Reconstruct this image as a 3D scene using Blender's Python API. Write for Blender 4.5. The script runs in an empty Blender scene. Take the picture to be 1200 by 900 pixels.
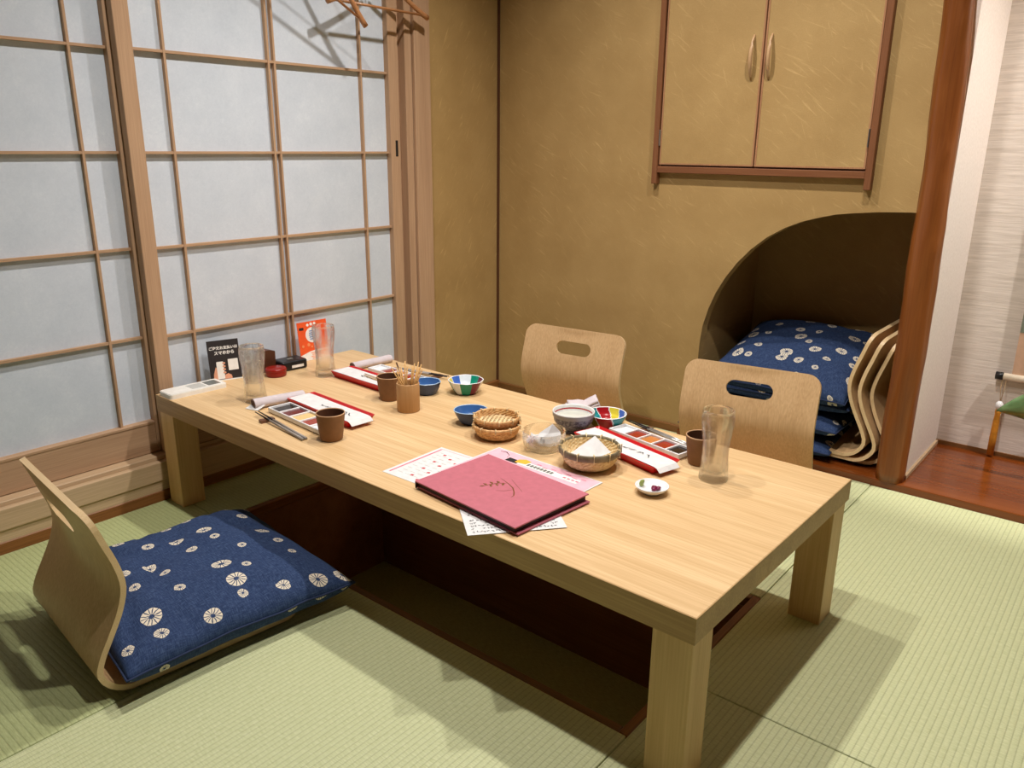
import bpy, bmesh, math, random
from mathutils import Vector, Matrix, noise
from mathutils.geometry import delaunay_2d_cdt

SC = bpy.context.scene
COL = SC.collection
PI = math.pi
R = math.radians

# ------------------------------------------------------------------ camera
cam_data = bpy.data.cameras.new('camera')
cam_data.sensor_width = 36.0
cam_data.lens = 928.6 / 1200 * 36
cam_data.clip_start = 0.02
cam = bpy.data.objects.new('camera', cam_data)
COL.objects.link(cam)
right = Vector((0.77114562, 0.63660023, 0.0086357))
upv = Vector((-0.18943117, 0.21647544, 0.9577339))
back = Vector((0.60782421, -0.74018817, 0.28752601))
m = Matrix((right, upv, back)).transposed().to_4x4()
m.translation = Vector((2.3054, -2.6999, 1.0771))
cam.matrix_world = m
SC.camera = cam

# ------------------------------------------------------------------ world and exposure
w = bpy.data.worlds.new('world')
SC.world = w
w.use_nodes = True
w.node_tree.nodes['Background'].inputs[0].default_value = (0.9, 0.85, 0.75, 1)
w.node_tree.nodes['Background'].inputs[1].default_value = 0.01
SC.view_settings.view_transform = 'Standard'
SC.view_settings.look = 'None'
SC.view_settings.exposure = 0.0
SC.view_settings.gamma = 1.0
SC.view_settings.use_curve_mapping = False

LAMP_WATTS = 66.0
LAMP_COLOUR = (1.0, 0.94, 0.88)
ALCOVE_WATTS = 165.0

# ------------------------------------------------------------------ materials
MAT = {}


def srgb(r, g, b):
    def f(c):
        c /= 255.0
        return c / 12.92 if c <= 0.04045 else ((c + 0.055) / 1.055) ** 2.4
    return (f(r), f(g), f(b), 1.0)


class NT:
    def __init__(self, name, rough=0.6, metallic=0.0, spec=0.4):
        self.m = bpy.data.materials.new(name)
        self.m.use_nodes = True
        self.t = self.m.node_tree
        self.b = self.t.nodes['Principled BSDF']
        self.b.inputs['Roughness'].default_value = rough
        self.b.inputs['Metallic'].default_value = metallic
        self.b.inputs['Specular IOR Level'].default_value = spec
        MAT[name] = self.m

    def n(self, typ, **kw):
        nd = self.t.nodes.new(typ)
        for k, v in kw.items():
            setattr(nd, k, v)
        return nd

    def l(self, a, b):
        self.t.links.new(a, b)

    def coord(self, scale=(1, 1, 1), rot=(0, 0, 0), out='Object'):
        tc = self.n('ShaderNodeTexCoord')
        src = tc.outputs[out]
        if any(rot):
            rt = self.n('ShaderNodeMapping')
            rt.inputs['Rotation'].default_value = rot
            self.l(src, rt.inputs[0])
            src = rt.outputs[0]
        mp = self.n('ShaderNodeMapping')
        mp.inputs['Scale'].default_value = scale
        self.l(src, mp.inputs[0])
        return mp.outputs[0]

    def noise(self, vec, scale=5, detail=3, rough=0.5, dist=0.0):
        nd = self.n('ShaderNodeTexNoise')
        nd.inputs['Scale'].default_value = scale
        nd.inputs['Detail'].default_value = detail
        nd.inputs['Roughness'].default_value = rough
        nd.inputs['Distortion'].default_value = dist
        self.l(vec, nd.inputs['Vector'])
        return nd.outputs['Fac']

    def ramp(self, fac, stops):
        nd = self.n('ShaderNodeValToRGB')
        e = nd.color_ramp.elements
        e[0].position, e[0].color = stops[0]
        e[1].position, e[1].color = stops[-1]
        for p, c in stops[1:-1]:
            x = e.new(p)
            x.color = c
        self.l(fac, nd.inputs[0])
        return nd.outputs[0]

    def math(self, op, a, b=None, c=None):
        nd = self.n('ShaderNodeMath', operation=op)
        for i, v in enumerate((a, b, c)):
            if v is None:
                continue
            if isinstance(v, (int, float)):
                nd.inputs[i].default_value = v
            else:
                self.l(v, nd.inputs[i])
        return nd.outputs[0]

    def mix(self, fac, a, b, blend='MIX'):
        nd = self.n('ShaderNodeMix', data_type='RGBA', blend_type=blend)
        for i, v in ((0, fac), (6, a), (7, b)):
            if isinstance(v, (int, float)):
                nd.inputs[i].default_value = v
            elif isinstance(v, tuple):
                nd.inputs[i].default_value = v
            else:
                self.l(v, nd.inputs[i])
        return nd.outputs[2]

    def color(self, c):
        if isinstance(c, tuple):
            self.b.inputs['Base Color'].default_value = c
        else:
            self.l(c, self.b.inputs['Base Color'])

    def bump(self, h, strength=0.3, dist=0.002):
        nd = self.n('ShaderNodeBump')
        nd.inputs['Strength'].default_value = strength
        nd.inputs['Distance'].default_value = dist
        self.l(h, nd.inputs['Height'])
        self.l(nd.outputs[0], self.b.inputs['Normal'])


def plain(name, c, rough=0.5, metallic=0.0, spec=0.4, vary=0.06):
    """one colour with a faint mottling"""
    t = NT(name, rough, metallic, spec)
    v = t.noise(t.coord(), 60, 2)
    lo = tuple(x * (1 - vary) for x in c[:3]) + (1,)
    hi = tuple(min(1, x * (1 + vary)) for x in c[:3]) + (1,)
    t.color(t.ramp(v, [(0.3, lo), (0.7, hi)]))
    return t.m


def wood(name, dark, light, axis='x', fine=1.0, rough=0.45, bump=0.15, spec=0.35, rings=0.5, swirl=0.6):
    t = NT(name, rough, 0, spec)
    s = {'x': (0.9, 14, 14), 'y': (14, 0.9, 14), 'z': (14, 14, 0.9)}[axis]
    s = tuple(v * fine for v in s)
    v = t.coord(s)
    big = t.noise(v, 1.2, 4, 0.55, swirl)
    s2 = {'x': (3, 160, 160), 'y': (160, 3, 160), 'z': (160, 160, 3)}[axis]
    fn = t.noise(t.coord(tuple(q * fine for q in s2)), 1.6, 3)
    mixf = t.math('ADD', t.math('MULTIPLY', big, rings), t.math('MULTIPLY', fn, 1 - rings))
    t.color(t.ramp(mixf, [(0.32, dark), (0.5, tuple((a + b) / 2 for a, b in zip(dark, light))), (0.66, light)]))
    t.bump(fn, bump, 0.001)
    return t.m


def plaster(name, ang):
    """gold clay plaster with straw-like streaks"""
    t = NT(name, 0.62, 0, 0.35)
    v0 = t.coord()
    base = t.ramp(t.noise(v0, 5, 5, 0.6), [(0.3, srgb(169, 138, 88)), (0.7, srgb(185, 154, 102))])
    grain = t.noise(v0, 330, 2)
    base = t.mix(t.math('MULTIPLY', grain, 0.30), base, srgb(132, 100, 50))
    acc = None
    for i, (a, sc, th) in enumerate(((ang, 1.0, 0.60), (ang + 0.5, 1.3, 0.63), (ang - 0.3, 0.8, 0.62))):
        vec = t.coord((11 * sc, 11 * sc, 120 * sc), (0, -a, 0))
        vec2 = vec
        f = t.noise(vec2, 1.0, 4, 0.55, 0.4)
        g = t.ramp(f, [(th, (0, 0, 0, 1)), (th + 0.16, (0.8, 0.8, 0.8, 1))])
        acc = g if acc is None else t.mix(1.0, acc, g, 'LIGHTEN')
    patch = t.ramp(t.noise(v0, 2.6, 2), [(0.35, (0.12, 0.12, 0.12, 1)), (0.65, (0.8, 0.8, 0.8, 1))])
    fac = t.mix(1.0, acc, patch, 'MULTIPLY')
    col = t.mix(fac, base, srgb(216, 184, 128))
    t.color(col)
    t.bump(t.math('ADD', grain, t.noise(v0, 40, 4)), 0.25, 0.0015)
    return t.m


def make_materials():
    wood('table_oak', srgb(202, 165, 116), srgb(230, 199, 153), 'x', 1.0, 0.42, 0.12, 0.35, 0.5, 1.8)
    wood('leg_oak', srgb(204, 166, 110), srgb(232, 198, 144), 'z', 1.0, 0.45, 0.15, 0.35, 0.6)
    wood('edge_oak', srgb(172, 136, 88), srgb(200, 164, 112), 'x', 1.0, 0.45, 0.12, 0.35, 0.5)
    wood('plywood', srgb(190, 152, 108), srgb(212, 177, 132), 'z', 1.0, 0.4, 0.06, 0.4, 0.35)
    wood('ply_edge', srgb(214, 182, 134), srgb(232, 204, 160), 'x', 2.0, 0.4, 0.03, 0.4, 0.4)
    wood('plywood_seat', srgb(200, 160, 112), srgb(222, 186, 138), 'y', 1.0, 0.4, 0.06, 0.4, 0.35)
    wood('shoji_wood', srgb(172, 138, 108), srgb(194, 160, 128), 'z', 1.4, 0.6, 0.1, 0.25, 0.4)
    wood('shoji_rail', srgb(172, 138, 108), srgb(194, 160, 128), 'y', 1.4, 0.6, 0.1, 0.25, 0.4)
    wood('sill_wood', srgb(184, 156, 122), srgb(208, 180, 146), 'y', 1.2, 0.5, 0.1, 0.3, 0.4)
    wood('base_wood', srgb(108, 64, 30), srgb(150, 98, 52), 'y', 1.2, 0.45, 0.15, 0.3, 0.5)
    wood('base_wood_x', srgb(98, 62, 32), srgb(136, 92, 50), 'x', 1.2, 0.45, 0.15, 0.3, 0.5)
    wood('cedar', srgb(112, 68, 42), srgb(138, 92, 60), 'z', 1.5, 0.5, 0.1, 0.3, 0.5)
    wood('cedar_x', srgb(112, 68, 42), srgb(138, 92, 60), 'x', 1.5, 0.5, 0.1, 0.3, 0.5)
    wood('door_edge', srgb(158, 112, 80), srgb(178, 134, 98), 'z', 1.5, 0.5, 0.05, 0.3, 0.5)
    wood('corner_wood', srgb(70, 42, 26), srgb(104, 68, 46), 'z', 2.0, 0.5, 0.1, 0.3, 0.5)
    wood('log', srgb(102, 52, 18), srgb(146, 86, 38), 'z', 0.8, 0.33, 0.25, 0.5, 0.75)
    wood('alcove_board', srgb(92, 40, 12), srgb(126, 64, 22), 'x', 0.7, 0.16, 0.05, 0.5, 0.7)
    wood('pit_wood', srgb(120, 76, 46), srgb(150, 100, 64), 'x', 1.0, 0.5, 0.1, 0.3, 0.5)
    wood('hanger_wood', srgb(158, 104, 64), srgb(194, 142, 98), 'y', 2.0, 0.3, 0.05, 0.5, 0.5)
    wood('handle_wood', srgb(172, 136, 98), srgb(194, 158, 118), 'z', 2.0, 0.4, 0.05, 0.4, 0.5)
    wood('bamboo_cup', srgb(176, 132, 84), srgb(198, 156, 106), 'z', 2.0, 0.5, 0.06, 0.4, 0.5)
    wood('skewer_wood', srgb(196, 150, 90), srgb(226, 184, 124), 'z', 4.0, 0.5, 0.05, 0.3, 0.5)
    wood('dark_box_wood', srgb(64, 36, 22), srgb(98, 56, 34), 'z', 2.0, 0.35, 0.05, 0.5, 0.5)
    wood('ceiling_board', srgb(74, 54, 38), srgb(98, 74, 52), 'x', 0.6, 0.7, 0.1, 0.2, 0.5)
    plaster('plaster_back', R(40))
    # the left wall's streaks run the other way: turn the coordinates first
    t = NT('plaster_left', 0.62, 0, 0.35)
    v0 = t.coord()
    base = t.ramp(t.noise(v0, 5, 5, 0.6), [(0.3, srgb(169, 138, 88)), (0.7, srgb(185, 154, 102))])
    grain = t.noise(v0, 330, 2)
    base = t.mix(t.math('MULTIPLY', grain, 0.30), base, srgb(132, 100, 50))
    f = t.noise(t.coord((11, 11, 120), (-R(52), 0, 0)), 1.0, 4, 0.55, 0.4)
    f2 = t.noise(t.coord((12, 12, 130), (-R(66), 0, 0)), 1.0, 4, 0.55, 0.4)
    g = t.ramp(t.math('MAXIMUM', f, f2), [(0.62, (0, 0, 0, 1)), (0.78, (0.6, 0.6, 0.6, 1))])
    t.color(t.mix(g, base, srgb(216, 182, 120)))
    t.bump(t.math('ADD', grain, t.noise(v0, 40, 4)), 0.25, 0.0015)

    # washi paper of the shoji
    t = NT('washi', 0.85, 0, 0.15)
    v = t.coord()
    a = t.noise(v, 9, 4, 0.6)
    f = t.noise(t.coord((30, 30, 30), (0.5, 0.2, 0.1)), 3.0, 6, 0.75, 1.2)
    mixv = t.math('ADD', t.math('MULTIPLY', a, 0.5), t.math('MULTIPLY', f, 0.5))
    t.color(t.ramp(mixv, [(0.34, srgb(197, 207, 219)), (0.55, srgb(208, 217, 228)), (0.68, srgb(218, 226, 235))]))
    t.bump(f, 0.12, 0.001)

    # tatami: rush ribs along y; crosswise mats have their change of sheen put into a darker, greener colour
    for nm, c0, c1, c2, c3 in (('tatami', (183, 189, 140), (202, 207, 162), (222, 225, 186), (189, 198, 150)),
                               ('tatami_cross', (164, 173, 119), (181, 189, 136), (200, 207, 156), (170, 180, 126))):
        t = NT(nm, 0.5, 0, 0.35)
        tc = t.n('ShaderNodeTexCoord')
        sep = t.n('ShaderNodeSeparateXYZ')
        t.l(tc.outputs['Object'], sep.inputs[0])
        rib = t.math('ABSOLUTE', t.math('SINE', t.math('MULTIPLY', sep.outputs[0 if nm == 'tatami' else 1], PI / 0.0125)))
        ribp = t.math('POWER', rib, 0.45)
        cellx = t.math('FLOOR', t.math('MULTIPLY', sep.outputs[0], 1 / 0.0125))
        wob = t.n('ShaderNodeTexWhiteNoise', noise_dimensions='1D')
        t.l(cellx, wob.inputs['W'])
        rush = t.noise(t.coord((60, 520, 60)), 1.0, 3, 0.6)
        tone = t.noise(t.coord((2.5, 2.5, 2.5)), 1.0, 3)
        c = t.ramp(rush, [(0.25, srgb(*c0)), (0.5, srgb(*c1)), (0.75, srgb(*c2))])
        c = t.mix(t.math('MULTIPLY', tone, 0.35), c, srgb(*c3))
        groove = t.ramp(ribp, [(0.0, (0.62, 0.62, 0.60, 1)), (0.75, (1, 1, 1, 1))])
        c = t.mix(0.85, c, groove, 'MULTIPLY')
        t.color(c)
        t.bump(t.math('ADD', ribp, t.math('MULTIPLY', rush, 0.5)), 0.55, 0.0016)

    # pit floor covering
    t = NT('pit_floor_mat', 0.7, 0, 0.2)
    c = t.ramp(t.noise(t.coord((60, 400, 60)), 1, 3), [(0.3, srgb(140, 140, 96)), (0.7, srgb(170, 168, 120))])
    t.color(c)

    # alcove wallpapers
    t = NT('ribbed_paper', 0.8, 0, 0.2)
    v = t.coord((8, 8, 150))
    f = t.noise(v, 1.0, 4, 0.6, 0.5)
    t.color(t.ramp(f, [(0.3, srgb(206, 194, 184)), (0.6, srgb(228, 217, 208))]))
    t.bump(f, 0.35, 0.003)
    t = NT('smooth_paper', 0.8, 0, 0.2)
    f = t.noise(t.coord(), 120, 3)
    t.color(t.ramp(f, [(0.3, srgb(224, 212, 202)), (0.7, srgb(236, 225, 216))]))
    t.bump(f, 0.3, 0.001)
    plain('room_wall', srgb(70, 58, 46), 0.8)

    # indigo cloth with tie-dyed white rings
    t = NT('shibori', 0.85, 0, 0.15)
    tc = t.n('ShaderNodeTexCoord')
    sep = t.n('ShaderNodeSeparateXYZ')
    t.l(tc.outputs['UV'], sep.inputs[0])
    cmb = t.n('ShaderNodeCombineXYZ')
    t.l(sep.outputs[0], cmb.inputs[0])
    t.l(sep.outputs[1], cmb.inputs[1])
    dn = t.n('ShaderNodeTexNoise')
    dn.inputs['Scale'].default_value = 45
    dn.inputs['Detail'].default_value = 2
    t.l(cmb.outputs[0], dn.inputs['Vector'])
    dv = t.n('ShaderNodeVectorMath', operation='SUBTRACT')
    t.l(dn.outputs['Color'], dv.inputs[0])
    dv.inputs[1].default_value = (0.5, 0.5, 0.5)
    ds = t.n('ShaderNodeVectorMath', operation='SCALE')
    t.l(dv.outputs[0], ds.inputs[0])
    ds.inputs['Scale'].default_value = 0.009
    wv = t.n('ShaderNodeVectorMath', operation='ADD')
    t.l(cmb.outputs[0], wv.inputs[0])
    t.l(ds.outputs[0], wv.inputs[1])
    vor = t.n('ShaderNodeTexVoronoi', voronoi_dimensions='2D')
    vor.inputs['Scale'].default_value = 1 / 0.088
    vor.inputs['Randomness'].default_value = 0.62
    t.l(wv.outputs[0], vor.inputs['Vector'])
    sub = t.n('ShaderNodeVectorMath', operation='SUBTRACT')
    t.l(wv.outputs[0], sub.inputs[0])
    # Position is given in texture space already divided by the scale
    t.l(vor.outputs['Position'], sub.inputs[1])
    ss = t.n('ShaderNodeSeparateXYZ')
    t.l(sub.outputs[0], ss.inputs[0])
    ang = t.math('ARCTAN2', ss.outputs[1], ss.outputs[0])
    ln = t.n('ShaderNodeVectorMath', operation='LENGTH')
    t.l(sub.outputs[0], ln.inputs[0])
    rad = ln.outputs['Value']
    cs = t.n('ShaderNodeSeparateColor')
    t.l(vor.outputs['Color'], cs.inputs[0])
    rr = t.math('MULTIPLY_ADD', cs.outputs[0], 0.0125, 0.0100)
    q = t.math('DIVIDE', rad, rr)
    spokes = t.math('SINE', t.math('ADD', t.math('MULTIPLY', ang, 13.0), t.math('MULTIPLY', cs.outputs[1], 6.0)))
    sp = t.math('GREATER_THAN', spokes, t.math('SUBTRACT', 0.2, t.math('MULTIPLY', q, 1.15)))
    outer = t.math('LESS_THAN', q, 1.0)
    inner = t.math('GREATER_THAN', q, 0.26)
    ring = t.math('MULTIPLY', t.math('MULTIPLY', outer, inner), sp)
    thread = t.noise(t.coord((500, 60, 100), out='UV'), 1.0, 2)
    thread2 = t.noise(t.coord((60, 500, 100), out='UV'), 1.0, 2)
    th = t.math('MULTIPLY', t.math('ADD', thread, thread2), 0.5)
    blue = t.ramp(th, [(0.3, srgb(32, 46, 78)), (0.5, srgb(50, 68, 104)), (0.7, srgb(82, 102, 138))])
    blue = t.mix(t.math('MULTIPLY', t.noise(t.coord(out='UV'), 12, 3), 0.4), blue, srgb(32, 46, 80))
    t.color(t.mix(ring, blue, srgb(226, 216, 196)))
    t.bump(th, 0.35, 0.001)

    plain('seam_blue', srgb(34, 48, 80), 0.85, vary=0.15)
    # table things
    plain('white_plastic', srgb(236, 234, 228), 0.35)
    plain('grey_print', srgb(190, 190, 186), 0.6)
    plain('lcd_grey', srgb(120, 122, 118), 0.2)
    plain('black_plastic', srgb(26, 26, 28), 0.3)
    plain('black_card', srgb(46, 42, 44), 0.45)
    plain('white_print', srgb(240, 238, 234), 0.6)
    plain('ink', srgb(34, 32, 34), 0.7)
    plain('skin_print', srgb(222, 160, 130), 0.6)
    plain('orange_card', srgb(238, 92, 42), 0.45)
    plain('orange_light', srgb(246, 150, 96), 0.5)
    plain('blue_print', srgb(86, 120, 176), 0.6)
    plain('paper_white', srgb(222, 222, 222), 0.75)
    plain('paper_pink', srgb(236, 186, 200), 0.6)
    plain('pink_print', srgb(214, 120, 140), 0.6)
    plain('red_print', srgb(196, 52, 62), 0.6)
    plain('yellow_print', srgb(236, 180, 60), 0.6)
    plain('menu_cover', srgb(188, 106, 120), 0.55)
    plain('menu_inside', srgb(48, 20, 22), 0.6)
    plain('gold_foil', srgb(130, 84, 36), 0.4, 0.2)
    plain('red_lacquer', srgb(196, 24, 30), 0.28)
    plain('red_lacquer_dark', srgb(140, 28, 20), 0.25)
    plain('brown_clay', srgb(134, 96, 62), 0.65)
    plain('brown_clay_in', srgb(84, 50, 32), 0.5)
    plain('clay_rim', srgb(190, 150, 112), 0.55)
    plain('porcelain', srgb(238, 238, 240), 0.2)
    plain('sauce_red', srgb(150, 44, 18), 0.15)
    plain('sauce_orange', srgb(196, 122, 60), 0.3)
    plain('sauce_cream', srgb(226, 190, 130), 0.5)
    plain('sauce_dark', srgb(34, 20, 18), 0.08)
    plain('sauce_maroon', srgb(104, 28, 24), 0.2)
    plain('white_salt', srgb(236, 236, 238), 0.8)
    plain('towel_cloth', srgb(206, 196, 200), 0.95)
    plain('towel_end', srgb(132, 106, 96), 0.95)
    plain('chopstick_grey', srgb(150, 142, 136), 0.3)
    plain('chopstick_dark', srgb(40, 32, 32), 0.4)
    plain('chopstick_silver', srgb(190, 188, 186), 0.25, 0.6)
    plain('rest_brown', srgb(112, 76, 58), 0.4)
    plain('glaze_blue', srgb(64, 104, 160), 0.2)
    plain('glaze_blue_dark', srgb(58, 72, 104), 0.3)
    plain('glaze_pale', srgb(168, 196, 222), 0.2)
    plain('panel_white', srgb(226, 234, 240), 0.25)
    plain('panel_blue', srgb(64, 104, 190), 0.25)
    plain('panel_green', srgb(20, 138, 112), 0.25)
    plain('panel_teal', srgb(24, 134, 138), 0.25)
    plain('panel_yellow', srgb(226, 206, 66), 0.25)
    plain('panel_maroon', srgb(112, 28, 50), 0.25)
    plain('panel_red', srgb(172, 26, 34), 0.25)
    plain('panel_olive', srgb(150, 140, 40), 0.25)
    plain('glaze_grey', srgb(146, 148, 158), 0.4)
    plain('stone_white', srgb(226, 226, 224), 0.25)
    plain('soup', srgb(214, 216, 204), 0.12)
    t = NT('speckled_blue', 0.45, 0, 0.4)
    f = t.noise(t.coord((1, 1, 1)), 150, 3, 0.7)
    t.color(t.ramp(f, [(0.4, srgb(62, 64, 88)), (0.6, srgb(132, 136, 152))]))
    plain('pickle_purple', srgb(112, 20, 60), 0.25)
    plain('leaf_green_pale', srgb(160, 172, 96), 0.5)
    plain('metal', srgb(170, 168, 164), 0.3, 0.9)
    plain('slot_black', srgb(30, 24, 20), 0.6)
    plain('cord_tan', srgb(190, 160, 120), 0.8)
    plain('tassel_orange', srgb(196, 128, 34), 0.7, vary=0.2)
    plain('scroll_tan', srgb(206, 168, 140), 0.8)
    plain('scroll_art', srgb(122, 128, 112), 0.8, vary=0.15)
    plain('roller_cream', srgb(236, 222, 200), 0.3)
    plain('vase_clay', srgb(84, 78, 70), 0.5)
    t = NT('leaf_green', 0.35, 0, 0.5)
    t.color(t.ramp(t.noise(t.coord((10, 90, 30)), 1, 3), [(0.3, srgb(60, 108, 62)), (0.7, srgb(122, 160, 112))]))
    t.b.inputs['Subsurface Weight'].default_value = 0.1
    # woven bamboo
    t = NT('bamboo_weave', 0.5, 0, 0.4)
    f = t.noise(t.coord(), 120, 3)
    t.color(t.ramp(f, [(0.35, srgb(206, 152, 96)), (0.65, srgb(238, 198, 140))]))
    t = NT('bamboo_pale', 0.5, 0, 0.4)
    f = t.noise(t.coord(), 120, 3)
    t.color(t.ramp(f, [(0.35, srgb(222, 190, 138)), (0.65, srgb(246, 226, 180))]))
    t = NT('bamboo_rim_green', 0.45, 0, 0.4)
    f = t.noise(t.coord(), 60, 3)
    t.color(t.ramp(f, [(0.35, srgb(112, 102, 80)), (0.65, srgb(146, 134, 108))]))
    # clear glass: refracting, partly letting light straight through
    for nm, keep in (('clear_glass', 0.55),):
        t = NT(nm, 0.03)
        tr = t.n('ShaderNodeBsdfTransparent')
        tr.inputs[0].default_value = (0.97, 0.97, 0.96, 1)
        gl = t.n('ShaderNodeBsdfGlass')
        gl.inputs['Color'].default_value = (0.99, 0.99, 0.985, 1)
        gl.inputs['Roughness'].default_value = 0.0
        gl.inputs['IOR'].default_value = 1.45
        mx = t.n('ShaderNodeMixShader')
        mx.inputs[0].default_value = 1 - keep
        t.l(tr.outputs[0], mx.inputs[1])
        t.l(gl.outputs[0], mx.inputs[2])
        t.l(mx.outputs[0], t.t.nodes['Material Output'].inputs[0])
    # dried foam film inside a used glass
    t = NT('foam_film', 0.6)
    tr = t.n('ShaderNodeBsdfTransparent')
    df = t.n('ShaderNodeBsdfDiffuse')
    df.inputs[0].default_value = srgb(206, 196, 184)
    mx = t.n('ShaderNodeMixShader')
    t.l(t.ramp(t.noise(t.coord(), 45, 4, 0.6), [(0.35, (0.12, 0.12, 0.12, 1)), (0.65, (0.42, 0.42, 0.42, 1))]), mx.inputs[0])
    t.l(tr.outputs[0], mx.inputs[1])
    t.l(df.outputs[0], mx.inputs[2])
    t.l(mx.outputs[0], t.t.nodes['Material Output'].inputs[0])
    # lit lens of a ceiling lamp
    t = NT('lamp_lens', 0.4)
    t.b.inputs['Base Color'].default_value = (0.9, 0.9, 0.85, 1)
    t.b.inputs['Emission Color'].default_value = LAMP_COLOUR + (1,)
    t.b.inputs['Emission Strength'].default_value = 4.0


make_materials()

# ------------------------------------------------------------------ builders


def tag(o, label, cat=None, group=None, kind=None):
    o['label'] = label
    if cat:
        o['category'] = cat
    if group:
        o['group'] = group
    if kind:
        o['kind'] = kind
    return o


def thing(name, label, cat, loc=(0, 0, 0), rz=0.0, group=None, rot=None):
    o = bpy.data.objects.new(name, None)
    o.empty_display_size = 0.05
    COL.objects.link(o)
    o.location = loc
    o.rotation_euler = rot if rot else (0, 0, rz)
    return tag(o, label, cat, group)


def link(name, me, mat, parent=None, loc=None, rot=None, smooth=False):
    o = bpy.data.objects.new(name, me)
    COL.objects.link(o)
    mats = mat if isinstance(mat, (list, tuple)) else [mat]
    if len(me.materials) == 0:
        for mm in mats:
            me.materials.append(MAT[mm])
    if smooth:
        for p in me.polygons:
            p.use_smooth = True
    if parent:
        o.parent = parent
    if loc:
        o.location = loc
    if rot:
        o.rotation_euler = rot
    return o


def mesh(name, v, f, mat, parent=None, loc=None, rot=None, smooth=False, idx=None):
    me = bpy.data.meshes.new(name)
    me.from_pydata([tuple(p) for p in v], [], f)
    me.update()
    o = link(name, me, mat, parent, loc, rot, smooth)
    if idx:
        for p, i in zip(me.polygons, idx):
            p.material_index = i
    return o


def from_bm(name, bm, mat, parent=None, loc=None, rot=None, smooth=False):
    me = bpy.data.meshes.new(name)
    bm.normal_update()
    bm.to_mesh(me)
    bm.free()
    return link(name, me, mat, parent, loc, rot, smooth)


def box(name, x0, x1, y0, y1, z0, z1, mat, parent=None, bevel=0.0, seg=1, loc=None, rot=None, centre=False):
    """box given by its limits; centre=True puts the object's origin at the box's middle"""
    bm = bmesh.new()
    c = Vector(((x0 + x1) / 2, (y0 + y1) / 2, (z0 + z1) / 2))
    bmesh.ops.create_cube(bm, size=1.0)
    off = Vector((0, 0, 0)) if centre else c
    for v in bm.verts:
        v.co = Vector((v.co.x * (x1 - x0), v.co.y * (y1 - y0), v.co.z * (z1 - z0))) + off
    if bevel > 0:
        bmesh.ops.bevel(bm, geom=list(bm.edges), offset=bevel, segments=seg, affect='EDGES', profile=0.5)
    o = from_bm(name, bm, mat, parent, loc, rot)
    if centre:
        o.location = c if loc is None else Vector(loc) + c
    return o


def lathe_data(prof, n=32, rad=None, close=False, cap=False):
    """prof: list of (r,z); rad(a,r,z,i) may alter the radius"""
    v, f = [], []
    k = len(prof)
    for i, (r, z) in enumerate(prof):
        for j in range(n):
            a = 2 * PI * j / n
            rr = rad(a, r, z, i) if rad else r
            v.append((rr * math.cos(a), rr * math.sin(a), z))
    for i in range(k - 1):
        for j in range(n):
            a, b = i * n + j, i * n + (j + 1) % n
            f.append((a, b, b + n, a + n))
    if prof[0][0] > 1e-5 and cap:
        f.append(tuple(reversed(range(n))))
    if prof[-1][0] > 1e-5 and close:
        f.append(tuple((k - 1) * n + j for j in range(n)))
    return v, f


def lathe(name, prof, mat, parent=None, n=32, rad=None, loc=None, rot=None, smooth=True, idx=None, close=False):
    v, f = lathe_data(prof, n, rad, close)
    o = mesh(name, v, f, mat, parent, loc, rot, smooth)
    if idx:
        for p in o.data.polygons:
            c = p.center
            p.material_index = idx(math.atan2(c.y, c.x), math.hypot(c.x, c.y), c.z, p.index // n)
    return o


def tube(name, pts, r, mat, parent=None, n=8, loc=None, rot=None, closed=False, flat=1.0):
    pts = [Vector(p) for p in pts]
    rs = r if isinstance(r, (list, tuple)) else [r] * len(pts)
    v, f = [], []
    k = len(pts)
    ref = Vector((0, 0, 1))
    for i, p in enumerate(pts):
        if closed:
            d = pts[(i + 1) % k] - pts[i - 1]
        else:
            d = pts[min(i + 1, k - 1)] - pts[max(i - 1, 0)]
        d.normalize()
        rf = ref if abs(d.dot(ref)) < 0.95 else Vector((1, 0, 0))
        s = d.cross(rf).normalized()
        u = s.cross(d).normalized()
        for j in range(n):
            a = 2 * PI * j / n
            v.append(p + s * math.cos(a) * rs[i] + u * math.sin(a) * rs[i] * flat)
    rng = k if closed else k - 1
    for i in range(rng):
        i2 = (i + 1) % k
        for j in range(n):
            f.append((i * n + j, i * n + (j + 1) % n, i2 * n + (j + 1) % n, i2 * n + j))
    if not closed:
        f.append(tuple(reversed(range(n))))
        f.append(tuple((k - 1) * n + j for j in range(n)))
    return mesh(name, v, f, mat, parent, loc, rot, True)


def prism(name, outline, d0, d1, mat, parent=None, plane='xy', loc=None, rot=None, smooth=False):
    """extrude a 2D outline between d0 and d1 along the third axis"""
    def P(a, b, d):
        return {'xy': (a, b, d), 'xz': (a, d, b), 'yz': (d, a, b)}[plane]
    n = len(outline)
    v = [P(a, b, d0) for a, b in outline] + [P(a, b, d1) for a, b in outline]
    bm = bmesh.new()
    vs = [bm.verts.new(p) for p in v]
    bm.faces.new(vs[:n])
    bm.faces.new(list(reversed(vs[n:])))
    for i in range(n):
        j = (i + 1) % n
        bm.faces.new((vs[j], vs[i], vs[n + i], vs[n + j]))
    bmesh.ops.recalc_face_normals(bm, faces=bm.faces)
    return from_bm(name, bm, mat, parent, loc, rot, smooth)


def rrect(w, h, r, k=5, cx=0.0, cy=0.0):
    pts = []
    for sx, sy, a0 in ((1, 1, 0), (-1, 1, 90), (-1, -1, 180), (1, -1, 270)):
        for i in range(k + 1):
            a = R(a0 + 90 * i / k)
            pts.append((cx + sx * (w / 2 - r) + r * math.cos(a), cy + sy * (h / 2 - r) + r * math.sin(a)))
    return pts


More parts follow.
